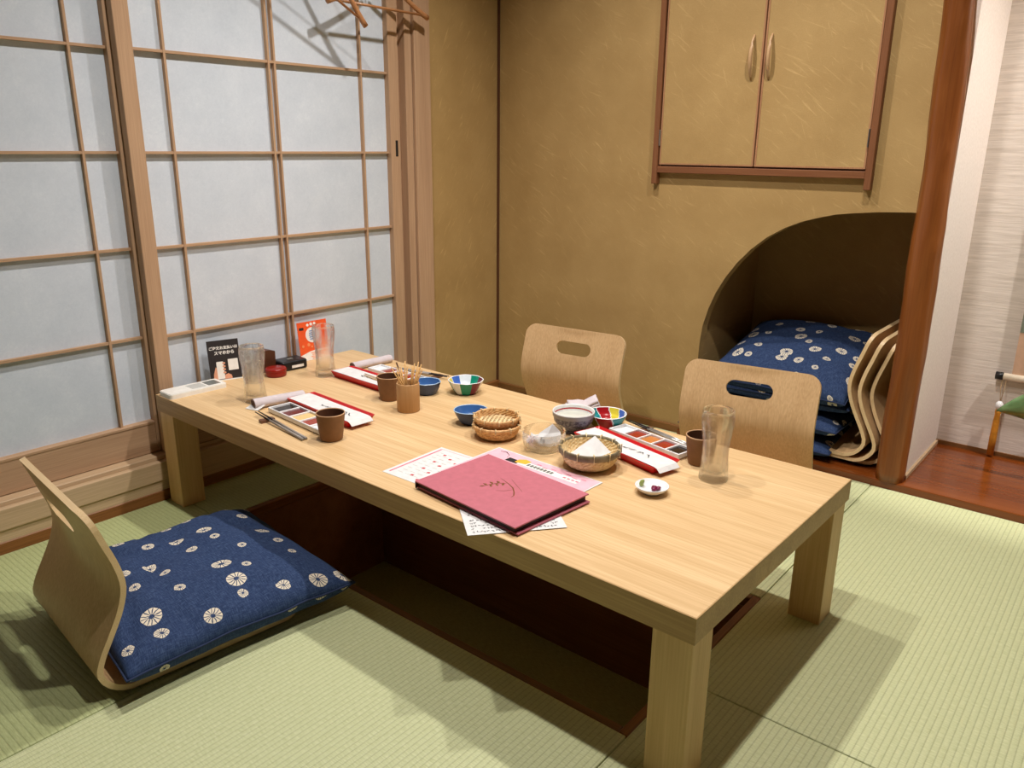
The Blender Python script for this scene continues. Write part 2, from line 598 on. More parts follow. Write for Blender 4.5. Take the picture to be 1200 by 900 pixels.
def catmull(pts, k=6):
    out = []
    n = len(pts)
    for i in range(n - 1):
        p0, p1, p2, p3 = pts[max(i - 1, 0)], pts[i], pts[i + 1], pts[min(i + 2, n - 1)]
        for j in range(k):
            t = j / k
            out.append(tuple(0.5 * ((2 * b) + (-a + c) * t + (2 * a - 5 * b + 4 * c - d) * t * t + (-a + 3 * b - 3 * c + d) * t ** 3)
                             for a, b, c, d in zip(p0, p1, p2, p3)))
    out.append(tuple(pts[-1]))
    return out


def inside(poly, x, y):
    c = False
    n = len(poly)
    j = n - 1
    for i in range(n):
        xi, yi = poly[i]
        xj, yj = poly[j]
        if (yi > y) != (yj > y) and x < (xj - xi) * (y - yi) / (yj - yi) + xi:
            c = not c
        j = i
    return c


def bent_sheet(name, outline, hole, fmap, thick, mats, parent, step=0.02):
    """a sheet cut to a 2D outline (with an optional hole), bent by fmap(u,t)->(pos,normal), with thickness"""
    pts, edges = [], []
    for loop in [outline] + ([hole] if hole else []):
        s = len(pts)
        pts += [Vector(p) for p in loop]
        edges += [(s + i, s + (i + 1) % len(loop)) for i in range(len(loop))]
    xs = [p[0] for p in outline]
    ys = [p[1] for p in outline]
    nx = max(2, int((max(xs) - min(xs)) / (step * 2)))
    ny = max(2, int((max(ys) - min(ys)) / step))
    for i in range(1, nx):
        for j in range(1, ny):
            x = min(xs) + (max(xs) - min(xs)) * i / nx
            y = min(ys) + (max(ys) - min(ys)) * j / ny
            if inside(outline, x, y) and not (hole and inside(hole, x, y)):
                if min((x - q[0]) ** 2 + (y - q[1]) ** 2 for q in pts[:len(outline) + (len(hole) if hole else 0)]) > (step * 0.4) ** 2:
                    pts.append(Vector((x, y)))
    vs, es, fs, *_ = delaunay_2d_cdt(pts, edges, [], 0, 1e-5)
    tri = []
    for f in fs:
        c = sum((vs[i] for i in f), Vector((0, 0))) / len(f)
        if inside(outline, c.x, c.y) and not (hole and inside(hole, c.x, c.y)):
            tri.append(tuple(f))
    A, Bv = [], []
    for p in vs:
        pos, nrm = fmap(p.x, p.y)
        A.append(pos + nrm * thick / 2)
        Bv.append(pos - nrm * thick / 2)
    n = len(vs)
    faces = [t for t in tri] + [tuple(i + n for i in reversed(t)) for t in tri]
    cnt = {}
    for t in tri:
        for a, b in zip(t, t[1:] + t[:1]):
            cnt[(a, b)] = 1
    ring = [(a, b) for (a, b) in cnt if (b, a) not in cnt]
    nflat = len(faces)
    V = A + Bv
    ex = {}
    for a, b in ring:
        for q in (a, b, a + n, b + n):
            if q not in ex:
                ex[q] = len(V)
                V.append(V[q])
    faces += [(ex[b], ex[a], ex[a + n], ex[b + n]) for a, b in ring]
    o = mesh(name, V, faces, mats, parent)
    for i, p in enumerate(o.data.polygons):
        p.use_smooth = i < nflat
        if i >= nflat and len(o.data.materials) > 1:
            p.material_index = 1
    return o


def copy_tree(o, parent=None):
    c = o.copy()
    COL.objects.link(c)
    c.parent = parent
    for ch in list(o.children):
        copy_tree(ch, c)
    return c


def lettering(name, body, size, mat, parent, loc, rot, align='CENTER', bold=0.0):
    cu = bpy.data.curves.new(name, 'FONT')
    cu.body = body
    cu.size = size
    cu.align_x = align
    cu.align_y = 'CENTER'
    cu.offset = bold
    cu.resolution_u = 2
    o = bpy.data.objects.new(name + '_tmp', cu)
    COL.objects.link(o)
    dg = bpy.context.evaluated_depsgraph_get()
    me = bpy.data.meshes.new_from_object(o.evaluated_get(dg))
    bpy.data.objects.remove(o)
    me.materials.clear()
    return link(name, me, mat, parent, loc, rot)


def quads(name, rects, z, mat, parent, loc=None, rot=None):
    """flat print: a set of small quads given as 4 corner tuples"""
    v, f = [], []
    for q in rects:
        s = len(v)
        v += [(a, b, z) for a, b in q]
        f.append(tuple(range(s, s + len(q))))
    return mesh(name, v, f, mat, parent, loc, rot)


def rect(x, y, w, h, a=0.0):
    c, s = math.cos(a), math.sin(a)
    return [(x + dx * c - dy * s, y + dx * s + dy * c) for dx, dy in ((-w / 2, -h / 2), (w / 2, -h / 2), (w / 2, h / 2), (-w / 2, h / 2))]


# ------------------------------------------------------------------ the room
XR, YF, ZC = 3.3, -3.7, 2.42          # right wall, front wall, ceiling
YB = 0.47                             # back of the alcove

PX0, PX1, PY0, PY1 = 0.26, 1.682, -1.585, -0.95
fl = tag(thing('floor', 'floor of borderless green tatami mats around a sunken leg well', 'floor'), 'floor of borderless green tatami mats around a sunken leg well', 'floor', kind='structure')
for a in ((0, PX0, YF, -0.01), (PX1, XR, YF, -0.01), (PX0, PX1, YF, PY0), (PX0, PX1, PY1, -0.01)):
    box('subfloor', a[0], a[1], a[2], a[3], -0.07, -0.052, 'base_wood_x', fl)
GAP = 0.0012
mats = [(0.012, 0.844, -2.42, PY0), (0.844, PX1, -2.42, PY0), (0.012, 0.844, -3.26, -2.42), (0.844, PX1, -3.26, -2.42),
        (0.012, 0.844, YF, -3.26), (0.844, PX1, YF, -3.26),
        (0.012, PX0, PY0, PY1), (0.012, 0.844, PY1, -0.012), (0.844, PX1, PY1, -0.012),
        (PX1, 2.52, -1.364, -0.04), (PX1, 2.52, -2.2, -1.364), (PX1, 2.52, -3.04, -2.2), (PX1, 2.52, YF, -3.04),
        (2.52, XR, -1.364, -0.04), (2.52, XR, -2.2, -1.364), (2.52, XR, -3.04, -2.2), (2.52, XR, YF, -3.04)]
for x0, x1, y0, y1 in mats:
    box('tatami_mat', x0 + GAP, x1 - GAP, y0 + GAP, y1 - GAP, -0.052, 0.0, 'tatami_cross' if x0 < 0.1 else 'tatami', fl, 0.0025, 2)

# the leg well
pit = thing('leg_well', 'sunken reddish wooden leg well in the tatami under the table', 'leg well', ((PX0 + PX1) / 2, (PY0 + PY1) / 2, -0.4))
hx, hy = (PX1 - PX0) / 2, (PY1 - PY0) / 2
box('well_floor', -hx, hx, -hy, hy, -0.02, 0.0, 'pit_floor_mat', pit)
box('well_wall', -hx, -hx + 0.02, -hy, hy, 0, 0.37, 'pit_wood', pit)
box('well_wall', hx - 0.02, hx, -hy, hy, 0, 0.37, 'pit_wood', pit)
box('well_wall', -hx + 0.02, hx - 0.02, -hy, -hy + 0.02, 0, 0.37, 'pit_wood', pit)
box('well_wall', -hx + 0.02, hx - 0.02, hy - 0.02, hy, 0, 0.37, 'pit_wood', pit)
rw = 0.020
box('rim', -hx, -hx + rw, -hy, hy, 0.37, 0.399, 'base_wood', pit, 0.002)
box('rim', hx - rw, hx, -hy, hy, 0.37, 0.399, 'base_wood', pit, 0.002)
box('rim', -hx + rw, hx - rw, -hy, -hy + rw, 0.37, 0.399, 'base_wood_x', pit, 0.002)
box('rim', -hx + rw, hx - rw, hy - rw, hy, 0.37, 0.399, 'base_wood_x', pit, 0.002)

tag(box('ceiling', -0.15, XR, YF, 0.6, ZC, ZC + 0.05, 'ceiling_board'), 'plain board ceiling above the tatami room', 'ceiling', kind='structure')
tag(box('wall_right', XR, XR + 0.1, YF, 0.6, -0.1, ZC, 'room_wall'), 'beige wall on the right of the room', 'wall', kind='structure')
tag(box('wall_front', -0.15, XR, YF - 0.1, YF, -0.1, ZC, 'room_wall'), 'beige wall behind the viewer', 'wall', kind='structure')

# left wall: plaster panel beside the corner and above the doors
ZK = 1.80
wl = tag(thing('wall_left', 'narrow gold plaster wall between sliding doors and corner', 'wall'), 'narrow gold plaster wall between sliding doors and corner', 'wall', kind='structure')
box('plaster_panel', -0.1, 0.0, -0.418, 0.0, 0.0, ZC, 'plaster_left', wl)
box('upper_wall', -0.1, -0.0, YF, -0.418, ZK + 0.05, ZC, 'plaster_left', wl)
# door frame on the left wall
t1 = tag(thing('trim_1', 'pale wooden post and jamb beside the shoji', 'door frame'), 'pale wooden post and jamb beside the shoji', 'door frame', kind='structure')
box('post', -0.1, 0.018, -0.500, -0.418, 0.0, ZC, 'shoji_wood', t1, 0.002)
box('jamb', -0.1, 0.006, -0.537, -0.503, 0.0, ZK, 'shoji_wood', t1, 0.0015)
box('jamb_groove', -0.1, -0.03, -0.560, -0.537, 0.0, ZK, 'shoji_wood', t1)
box('lintel', -0.1, 0.018, YF, -0.5, ZK, ZK + 0.05, 'shoji_rail', t1, 0.002)
# stepped sill below the shoji
t2 = tag(thing('trim_2', 'stepped pale wooden sill below the shoji', 'sill'), 'stepped pale wooden sill below the shoji', 'sill', kind='structure')
box('sill_track', -0.1, -0.004, YF, -0.503, 0.06, 0.141, 'sill_wood', t2, 0.0015)
box('sill_nosing', -0.004, 0.018, YF, -0.503, 0.068, 0.1285, 'sill_wood', t2, 0.002, 2)
box('sill_riser', -0.1, 0.0125, YF, -0.503, 0.030, 0.068, 'sill_wood', t2)
tag(box('baseboard_left', -0.1, 0.0155, YF, -0.0, 0.0 - 0.05, 0.034, 'base_wood', None, 0.002), 'brown wooden strip along the foot of the shoji', 'baseboard', kind='structure')

# sliding shoji
ZB0, ZB1, ZT = 0.1425, 0.245, 1.78
ROWS = [0.245, 0.509, 0.777, 1.050, 1.328, 1.600, 1.72]


def shoji(name, xf, y0, y1, verts, label, pull):
    d = tag(thing(name, label, 'shoji', (xf, (y0 + y1) / 2, ZB0)), label, 'shoji', kind='structure')
    cy, cz = (y0 + y1) / 2, ZB0
    sw = 0.046
    box('stile', -0.03, 0, y0 - cy, y0 + sw - cy, 0, ZT - cz, 'shoji_wood', d, 0.0015)
    s2 = box('stile', -0.03, 0, y1 - sw - cy, y1 - cy, 0, ZT - cz, 'shoji_wood', d, 0.0015)
    box('rail', -0.03, -0.001, y0 + sw - cy, y1 - sw - cy, 0, ZB1 - cz, 'shoji_rail', d, 0.0015)
    box('rail', -0.03, -0.001, y0 + sw - cy, y1 - sw - cy, 1.72 - cz, ZT - cz, 'shoji_rail', d, 0.0015)
    box('rail_lip', -0.008, 0.0008, y0 + sw - cy, y1 - sw - cy, ZB1 - 0.008 - cz, ZB1 - 0.0005 - cz, 'shoji_rail', d, 0.0006)
    ya, yb = y0 + sw, y1 - sw
    kw, kx0, kx1 = 0.0036, -0.024, -0.010
    for yv in verts:
        box('lattice_bar', kx0, kx1, yv - kw - cy, yv + kw - cy, ZB1 - cz, 1.72 - cz, 'shoji_wood', d)
    for zz in ROWS[1:-1]:
        box('lattice_bar', kx0, kx1 - 0.001, ya - cy, yb - cy, zz - 0.0038 - cz, zz + 0.0038 - cz, 'shoji_rail', d)
    cols = [ya] + list(verts) + [yb]
    for i in range(len(cols) - 1):
        for j in range(len(ROWS) - 1):
            box('paper_pane', -0.0262, -0.0245, cols[i] - cy, cols[i + 1] - cy, ROWS[j] - cz, ROWS[j + 1] - cz, 'washi', d)
    if pull:
        # recessed finger pull on the right stile
        box('finger_pull', -0.002, 0.0012, y1 - 0.024 - cy, y1 - 0.010 - cy, 1.035 - cz, 1.095 - cz, 'slot_black', s2, 0.002)
    return d


shoji('door_1', -0.006, -1.592, -0.562, (-1.452, -1.106, -1.084, -0.729), 'front shoji door of grey paper panes beside the gold plaster panel', True)
shoji('door_2', -0.042, -2.585, -1.555, (-2.445, -2.093, -2.071, -1.698), 'rear shoji door of grey paper panes at the far left', False)
shoji('door_3', -0.006, -3.578, -2.548, (-3.438, -3.090, -3.068, -2.700), 'shoji door out of view beyond the left one', False)

# back wall with the arched opening
arch = [(1.0037, 0.0), (1.000, 0.1), (0.9985, 0.21), (1.003, 0.377), (1.010, 0.44), (1.027, 0.505), (1.052, 0.57), (1.084, 0.6285), (1.124, 0.686),
        (1.170, 0.737), (1.224, 0.783), (1.283, 0.819), (1.337, 0.843), (1.394, 0.860), (1.447, 0.873), (1.500, 0.880), (1.58, 0.888), (1.669, 0.892)]
outline = [(0, 0)] + arch + [(1.735, 0.892), (1.735, ZC), (0, ZC)]
tag(prism('wall_back', outline, 0.0, 0.045, 'plaster_back', None, 'xz'), 'gold plaster back wall with an arched opening', 'wall', kind='structure')
tag(box('trim_3', 0.0, 0.0085, -0.0085, 0.0, 0.034, ZC, 'corner_wood'), 'thin dark wooden strip in the corner of the gold walls', 'trim', kind='structure')
tag(box('baseboard_back', 0.0125, 0.955, -0.012, 0.0, -0.05, 0.028, 'base_wood_x', None, 0.002), 'brown wooden strip along the foot of the gold back wall', 'baseboard', kind='structure')
# inside of the arched niche
nw = tag(thing('wall_niche', 'dark plaster inside of the arched storage niche', 'niche'), 'dark plaster inside of the arched storage niche', 'niche', kind='structure')
box('side_wall', 0.955, 0.998, 0.045, 0.49, 0.0, 0.95, 'plaster_back', nw)
box('side_wall', 1.722, 1.735, 0.045, 0.49, 0.0, 0.95, 'plaster_back', nw)
box('rear_wall', 0.955, 1.735, 0.49, 0.53, 0.0, 0.95, 'plaster_back', nw)
box('niche_top', 0.955, 1.735, 0.045, 0.53, 0.95, 0.99, 'plaster_back', nw)
# alcove
tag(box('wall_alcove_back', 1.735, XR, YB, YB + 0.06, -0.05, ZC, 'ribbed_paper'), 'cream ribbed wallpaper at the back of the alcove', 'wall', kind='structure')
tag(box('wall_alcove_side', 1.735, 1.765, 0.03, YB, 0.0, ZC, 'smooth_paper'), 'smooth cream side wall of the alcove beside the log post', 'wall', kind='structure')
tag(box('alcove_floor_board', 0.955, XR, -0.04, 0.49, -0.05, 0.025, 'alcove_board', None, 0.003, 2), 'glossy red-brown wooden alcove floor board behind the tatami', 'floor board', kind='structure')
tb = tag(thing('baseboard_alcove', 'thin wooden strips at the foot of the alcove walls', 'baseboard'), 'thin wooden strips at the foot of the alcove walls', 'baseboard', kind='structure')
box('strip', 1.765, XR, YB - 0.008, YB, 0.025, 0.040, 'base_wood_x', tb)
box('strip', 1.765, 1.773, 0.02, YB - 0.008, 0.025, 0.038, 'sill_wood', tb)
# lintel over the alcove
tag(box('trim_4', 1.78, XR, -0.03, 0.02, 1.86, ZC, 'plaster_back'), 'plaster drop wall above the alcove', 'trim', kind='structure')

# ------------------------------------------------------------------ lamps


def downlight(x, y, z, watts, label, group, spot=122, colour=LAMP_COLOUR):
    t = thing('ceiling_downlight', label, 'ceiling lamp', (x, y, z), 0, group)
    lathe('trim_ring', [(0.038, 0.0), (0.052, -0.004), (0.054, 0.0), (0.054, 0.004)], 'white_plastic', t, 24)
    lathe('lens', [(0.0, -0.0005), (0.037, -0.0005), (0.038, 0.001)], 'lamp_lens', t, 24)
    ld = bpy.data.lights.new('downlight_lamp', 'SPOT')
    ld.energy = watts
    ld.spot_size = R(spot)
    ld.spot_blend = 0.7
    ld.shadow_soft_size = 0.03
    ld.color = colour
    lo = bpy.data.objects.new('downlight_lamp', ld)
    COL.objects.link(lo)
    lo.parent = t
    lo.location = (0, 0, -0.035)
    return t


for x, y, nm in ((0.84, -0.78, 'above the far left of the table'), (1.68, -0.78, 'above the far right of the table'),
                 (0.84, -1.58, 'above the near left of the table'), (1.68, -1.58, 'above the near right of the table')):
    downlight(x, y, ZC - 0.005, LAMP_WATTS, 'round recessed ceiling downlight ' + nm, 'ceiling downlights')
downlight(2.75, 0.075, ZC - 0.005, ALCOVE_WATTS, 'round recessed downlight inside the alcove', 'ceiling downlights')

# ------------------------------------------------------------------ wall cupboard
cb = thing('wall_cupboard', 'built-in wall cupboard with gold plaster doors and cedar frame', 'cupboard', (1.159, 0.0, 0.948))
cx, cz = 1.159, 0.948
box('frame_stile', 0.770 - cx, 0.791 - cx, -0.026, 0.0, 0.0, 1.2, 'cedar', cb, 0.0015)
box('frame_stile', 1.527 - cx, 1.548 - cx, -0.026, 0.0, 0.006, 1.2, 'cedar', cb, 0.0015)
box('frame_rail', 0.791 - cx, 1.527 - cx, -0.024, 0.0, 0.040, 0.063, 'cedar_x', cb, 0.0015)
box('frame_rail', 0.791 - cx, 1.527 - cx, -0.024, 0.0, 1.16, 1.18, 'cedar_x', cb, 0.0015)
box('shadow_gap', 0.791 - cx, 1.527 - cx, -0.004, 0.0, 0.063, 1.16, 'cedar', cb)
for x0, x1, hxp, hng in ((0.795, 1.1545, 1.121, 0.7945), (1.1605, 1.523, 1.182, 1.5235)):
    d = box('cupboard_door', x0 - cx, x1 - cx, -0.016, -0.005, 0.070, 1.155, 'plaster_back', cb)
    e = 0.005
    box('edge_strip', x0 - cx - 0.0004, x0 + e - cx, -0.0175, -0.0045, 0.0696, 1.1554, 'door_edge', d)
    box('edge_strip', x1 - e - cx, x1 - cx + 0.0004, -0.0175, -0.0045, 0.0696, 1.1554, 'door_edge', d)
    box('edge_strip', x0 + e - cx, x1 - e - cx, -0.0175, -0.0045, 0.0692, 0.0692 + e, 'door_edge', d)
    # bow handle
    hp, hr = [], []
    for i in range(13):
        s = i / 12
        hp.append((hxp - cx, -0.0165 - 0.021 * math.sin(PI * s) ** 0.8, 0.346 + 0.140 * s))
        hr.append(0.003 + 0.004 * math.sin(PI * s))
    tube('handle', hp, hr, 'handle_wood', d, 8)
    box('hinge', hng - 0.002 - cx, hng + 0.002 - cx, -0.0265, -0.015, 0.135, 0.190, 'metal', d, 0.001)

# ------------------------------------------------------------------ log post
v, f = [], []
NA, NZ = 28, 90
for i in range(NZ + 1):
    z = 0.025 + (ZC - 0.025) * i / NZ
    k = min(1.0, z / 1.5)
    cxp = 1.731 - 0.003 * k - 0.018 * max(0.0, (z - 1.0) / 0.5) ** 1.3
    r0 = 0.0465 - 0.006 * k
    for j in range(NA):
        a = 2 * PI * j / NA
        p = Vector((math.cos(a) * 1.4, math.sin(a) * 1.4, z * 3.2))
        rr = r0 + 0.0075 * noise.noise(p) + 0.0024 * noise.noise(p * 3.1)
        for kz, ka, kh in ((1.07, -0.9, 0.006), (0.80, -0.75, 0.005), (0.36, -2.0, 0.003), (1.42, -0.8, 0.006)):
            da = (a - ka + PI) % (2 * PI) - PI
            rr += kh * math.exp(-((z - kz) / 0.018) ** 2 - (da / 0.3) ** 2)
        v.append((cxp + rr * math.cos(a), -0.002 + rr * math.sin(a), z))
for i in range(NZ):
    for j in range(NA):
        a, b = i * NA + j, i * NA + (j + 1) % NA
        f.append((a, b, b + NA, a + NA))
f.append(tuple(reversed(range(NA))))
o = mesh('alcove_post', v, f, 'log', None, None, None, True)
tag(o, 'knotty red-brown polished log post between niche and alcove', 'post')

# ------------------------------------------------------------------ table
TX, TY, TTH = 0.0287, -1.6202, -0.0144
L, W, H, TT = 1.801, 0.745, 0.35, 0.0505
LX, LY = 0.080, 0.078
tbl = thing('low_table', 'long low oak table with thick square legs over the leg well', 'table', (TX, TY, 0), TTH)
box('tabletop', 0, L, 0, W, H - TT, H, 'table_oak', tbl, 0.0008)
for a in ((-0.0012, L + 0.0012, -0.0012, 0.0), (-0.0012, L + 0.0012, W, W + 0.0012), (-0.0012, 0.0, 0.0, W), (L, L + 0.0012, 0.0, W)):
    box('edge_band', a[0], a[1], a[2], a[3], H - TT, H - 0.0008, 'edge_oak', tbl)
ins = 0.004
for ix in (0, 1):
    for iy in (0, 1):
        x0 = ins if ix == 0 else L - LX
        y0 = ins if iy == 0 else W - LY
        box('leg', x0, x0 + LX - ins, y0, y0 + LY - ins, 0.0, H - TT, 'leg_oak', tbl, 0.0012)

# ------------------------------------------------------------------ legless chairs
PROF = [(0.455, 0.0125), (0.40, 0.0085), (0.30, 0.0075), (0.20, 0.0075), (0.11, 0.0075), (0.055, 0.011), (0.022, 0.030), (0.004, 0.062), (0.012, 0.098),
        (0.031, 0.140), (0.053, 0.190), (0.064, 0.236), (0.057, 0.284), (0.039, 0.340), (0.026, 0.380), (0.016, 0.408)]


def profile_map(prof):
    c = [Vector((a, b)) for a, b in catmull(prof, 8)]
    acc = [0.0]
    for a, b in zip(c, c[1:]):
        acc.append(acc[-1] + (b - a).length)

    def f(t):
        t = max(0.0, min(acc[-1], t))
        lo = 0
        for i in range(len(acc) - 1):
            if acc[i] <= t:
                lo = i
        s = (t - acc[lo]) / max(1e-9, acc[lo + 1] - acc[lo])
        p = c[lo].lerp(c[lo + 1], s)
        a, b = c[max(lo - 1, 0)], c[min(lo + 2, len(c) - 1)]
        d = (b - a).normalized()
        return p, Vector((-d.y, d.x))
    return f, acc[-1], c, acc


def make_chair(label, group, loc, rz, k=1.0, wid=0.43, bow=0.013):
    t = thing('legless_chair', label, 'chair', loc, rz, group)
    prof = [(a * k, b * k) for a, b in PROF]
    f, T, c, acc = profile_map(prof)
    tsplit = min(acc, key=lambda q: abs(q - 0.395 * k))

    def fm(u, tt):
        p, n = f(tt)
        q = min(1.0, max(0.0, (p.y - 0.03) / 0.16))
        q = q * q * (3 - 2 * q)
        b = bow * q
        return Vector((u, p.x - b * (1 - (u / h) ** 2) + b * 0.5, p.y)), Vector((-n.x * 2 * b * u / (h * h), n.x, n.y)).normalized()
    h = wid / 2
    r = 0.042
    # seat: from the rounded front edge to the bend
    seat = [(-h, tsplit), (-h, r + 0.01)]
    for i in range(6):
        a = R(180 + 90 * i / 5)
        seat.append((-h + 0.045 + 0.045 * math.cos(a), 0.045 + 0.045 * math.sin(a)))
    for i in range(6):
        a = R(270 + 90 * i / 5)
        seat.append((h - 0.045 + 0.045 * math.cos(a), 0.045 + 0.045 * math.sin(a)))
    seat.append((h, tsplit))
    seat = [p for i, p in enumerate(seat) if i != 1]
    bent_sheet('seat', seat, None, fm, 0.012, ['plywood_seat', 'ply_edge'], t, 0.03)
    bk = []
    ns = 26
    for i in range(ns):
        bk.append((h, tsplit + (T - r - tsplit) * i / ns))
    for i in range(7):
        a = R(90 * i / 6)
        bk.append((h - r + r * math.cos(a), T - r + r * math.sin(a)))
    for i in range(7):
        a = R(90 + 90 * i / 6)
        bk.append((-h + r + r * math.cos(a), T - r + r * math.sin(a)))
    for i in range(ns):
        bk.append((-h, T - r - (T - r - tsplit) * i / ns))
    bk.append((-h, tsplit))
    bk.append((-h / 2, tsplit)); bk.append((0, tsplit)); bk.append((h / 2, tsplit))
    hole = rrect(0.150, 0.050, 0.0249, 6, 0.0, T - 0.078)
    bent_sheet('backrest', bk, hole, fm, 0.012, ['plywood', 'ply_edge'], t, 0.016)
    return t


ch = make_chair('bent plywood legless chair with blue cushion on the open mat', 'legless chairs', (0.615, -2.165, 0.0), -R(5.6))
ch2 = make_chair('bent plywood legless chair against plain gold wall nearest the corner', 'legless chairs', (0.612, -0.235, 0.0), R(180 + 6))
ch3 = make_chair('bent plywood legless chair standing in front of the arched niche', 'legless chairs', (1.345, -0.300, 0.0), R(180 + 9))
# three nested chairs stored in the niche, backs to the right
for dx, dy, dz, nm in ((0.0, 0.0, 0.0510, 'innermost of three nested plywood chairs stored in niche'),
                       (0.034, 0.004, 0.0385, 'middle one of three nested plywood chairs stored in niche'),
                       (0.066, 0.036, 0.0260, 'outermost of three nested plywood chairs, half behind log post')):
    make_chair(nm, 'legless chairs', (1.632 + dx, 0.215 + dy, dz), R(90), 1.09, 0.40)

# ------------------------------------------------------------------ cushions


def cushion(label, loc, rz, w, d, h, seed, hb=0.04, tilt=(0, 0), group='indigo floor cushions', n=34, wr=1.0):
    rnd = random.Random(seed)
    off = Vector((rnd.uniform(-9, 9), rnd.uniform(-9, 9), 0))
    v, f = [], []
    for side in (1, -1):
        for j in range(n + 1):
            for i in range(n + 1):
                a, b = -1 + 2 * i / n, -1 + 2 * j / n
                # denser rows near the edge
                a = math.sin(a * PI / 2) * 0.55 + a * 0.45
                b = math.sin(b * PI / 2) * 0.55 + b * 0.45
                px = w / 2 * a * (1 - 0.045 * (1 - b * b))
                py = d / 2 * b * (1 - 0.045 * (1 - a * a))
                e = max(0.0, (1 - a ** 4) * (1 - b ** 4))
                q = Vector((px * 7, py * 7, 0)) + off
                if side > 0:
                    z = h * e ** 0.52
                    z += wr * min(1.0, e * 2.2) * (0.010 * noise.noise(q * 0.8) + 0.006 * noise.noise(Vector((q.x * 0.7 + q.y * 0.9, q.x - q.y, 3)) * 1.3)
                                                   - 0.007 * max(0.0, 1 - abs(noise.noise(Vector((q.x * 0.35, q.y * 1.1, 7)))) * 9))
                else:
                    z = -hb * e ** 0.34
                wave = 0.004 * wr * noise.noise(q * 1.9 + Vector((0, 0, 5))) * (1 - e)
                v.append((px, py, z + hb + wave))
    m1 = (n + 1) * (n + 1)
    for j in range(n):
        for i in range(n):
            a = j * (n + 1) + i
            f.append((a, a + 1, a + n + 2, a + n + 1))
            f.append((m1 + a, m1 + a + n + 1, m1 + a + n + 2, m1 + a + 1))
    o = mesh('floor_cushion', v, f, 'shibori', None, loc, (tilt[0], tilt[1], rz), True)
    # cloth coordinates: lengths measured along the surface
    uv = {}
    N1 = n + 1
    for sd in (0, 1):
        P = lambda i, j: Vector(v[sd * m1 + j * N1 + i])
        for j in range(N1):
            acc = [0.0]
            for i in range(1, N1):
                acc.append(acc[-1] + (P(i, j) - P(i - 1, j)).length)
            for i in range(N1):
                uv[(sd, i, j)] = [acc[i] - acc[n // 2] + sd * 0.9 + seed * 1.37, 0]
        for i in range(N1):
            acc = [0.0]
            for j in range(1, N1):
                acc.append(acc[-1] + (P(i, j) - P(i, j - 1)).length)
            for j in range(N1):
                uv[(sd, i, j)][1] = acc[j] - acc[n // 2] + sd * 0.9 + seed * 0.71
    layer = o.data.uv_layers.new(name='cloth')
    for lp in o.data.loops:
        k = lp.vertex_index
        sd, q = divmod(k, m1)
        layer.data[lp.index].uv = uv[(sd, q % N1, q // N1)]
    bm = bmesh.new()
    bm.from_mesh(o.data)
    bmesh.ops.remove_doubles(bm, verts=bm.verts, dist=0.0004)
    bm.to_mesh(o.data)
    bm.free()
    for p in o.data.polygons:
        p.use_smooth = True
    edge = [(i, 0) for i in range(n)] + [(n, j) for j in range(n)] + [(n - i, n) for i in range(n)] + [(0, n - j) for j in range(n)]
    tube('seam', [Vector(v[j * N1 + i]) for i, j in edge], 0.0026, 'seam_blue', o, 6, closed=True)
    tag(o, label, 'cushion', group)
    return o


cushion('indigo cushion with white tie-dyed rings on the near chair', (0.640, -1.866, 0.0145), -R(5.6), 0.552, 0.53, 0.066, 3, 0.050, wr=1.6)
cushion('lowest indigo cushion of the pile in the niche, corner sticking out', (1.235, 0.225, 0.026), R(3), 0.565, 0.53, 0.035, 8, 0.035, wr=0.5)
cushion('second lowest indigo cushion of the pile in the niche', (1.275, 0.255, 0.100), R(-2), 0.55, 0.52, 0.040, 11, 0.038, wr=0.5)
cushion('second highest indigo cushion of the pile in the niche', (1.285, 0.262, 0.178), R(2), 0.54, 0.50, 0.045, 14, 0.04, wr=0.5)
cushion('plump topmost indigo cushion of the pile, tilted to the front', (1.300, 0.250, 0.262), R(-1), 0.52, 0.50, 0.085, 17, 0.05, tilt=(R(15), 0))

# ------------------------------------------------------------------ hangers
def hanger(label, loc, rz, tilt=0.0):
    t = thing('coat_hanger', label, 'hanger', loc, 0, 'wooden coat hangers', rot=(tilt, 0, rz))
    # local: bar along y, z up, origin at the bar's middle
    hw = 0.215
    for s in (-1, 1):
        pts = [(0, s * (0.012 + (hw + 0.012 - 0.012) * q), 0.105 * (1 - q) ** 1.15 - 0.008 * q) for q in [i / 10 for i in range(11)]]
        tube('arm', pts, [0.0055 + 0.0035 * (i / 10) for i in range(11)], 'hanger_wood', t, 10, flat=1.15)
    tube('bar', [(0, -hw + 0.02, -0.001), (0, hw - 0.02, -0.001)], 0.0045, 'hanger_wood', t, 8)
    hk = [(0, 0, 0.10), (0, 0, 0.15)]
    for i in range(10):
        a = R(-90 + 24 * i)
        hk.append((0, 0.022 * math.cos(a) * 1.0, 0.172 + 0.022 * math.sin(a)))
    tube('hook', hk, 0.0018, 'metal', t, 6)
    return t


hanger('wooden coat hanger parallel to the shoji, nearest the post', (0.056, -0.692, 1.530), 0.0)
hanger('wooden coat hanger hanging crooked, left of the other hanger', (0.086, -0.985, 1.568), 0.0, R(-27))
box_rail = thing('hanger_rail', 'wooden peg rail above the shoji holding the coat hangers', 'rail', (0.018, -0.80, 1.74))
box('rail_board', 0.0, 0.02, -0.35, 0.35, -0.02, 0.03, 'cedar', box_rail, 0.002)
for yy in (-0.10, 0.108):
    tube('peg', [(0.02, yy, 0.0), (0.075, yy, 0.0), (0.1, yy, 0.006)], 0.004, 'metal', box_rail, 8)

# ------------------------------------------------------------------ things on the table
TZ = H


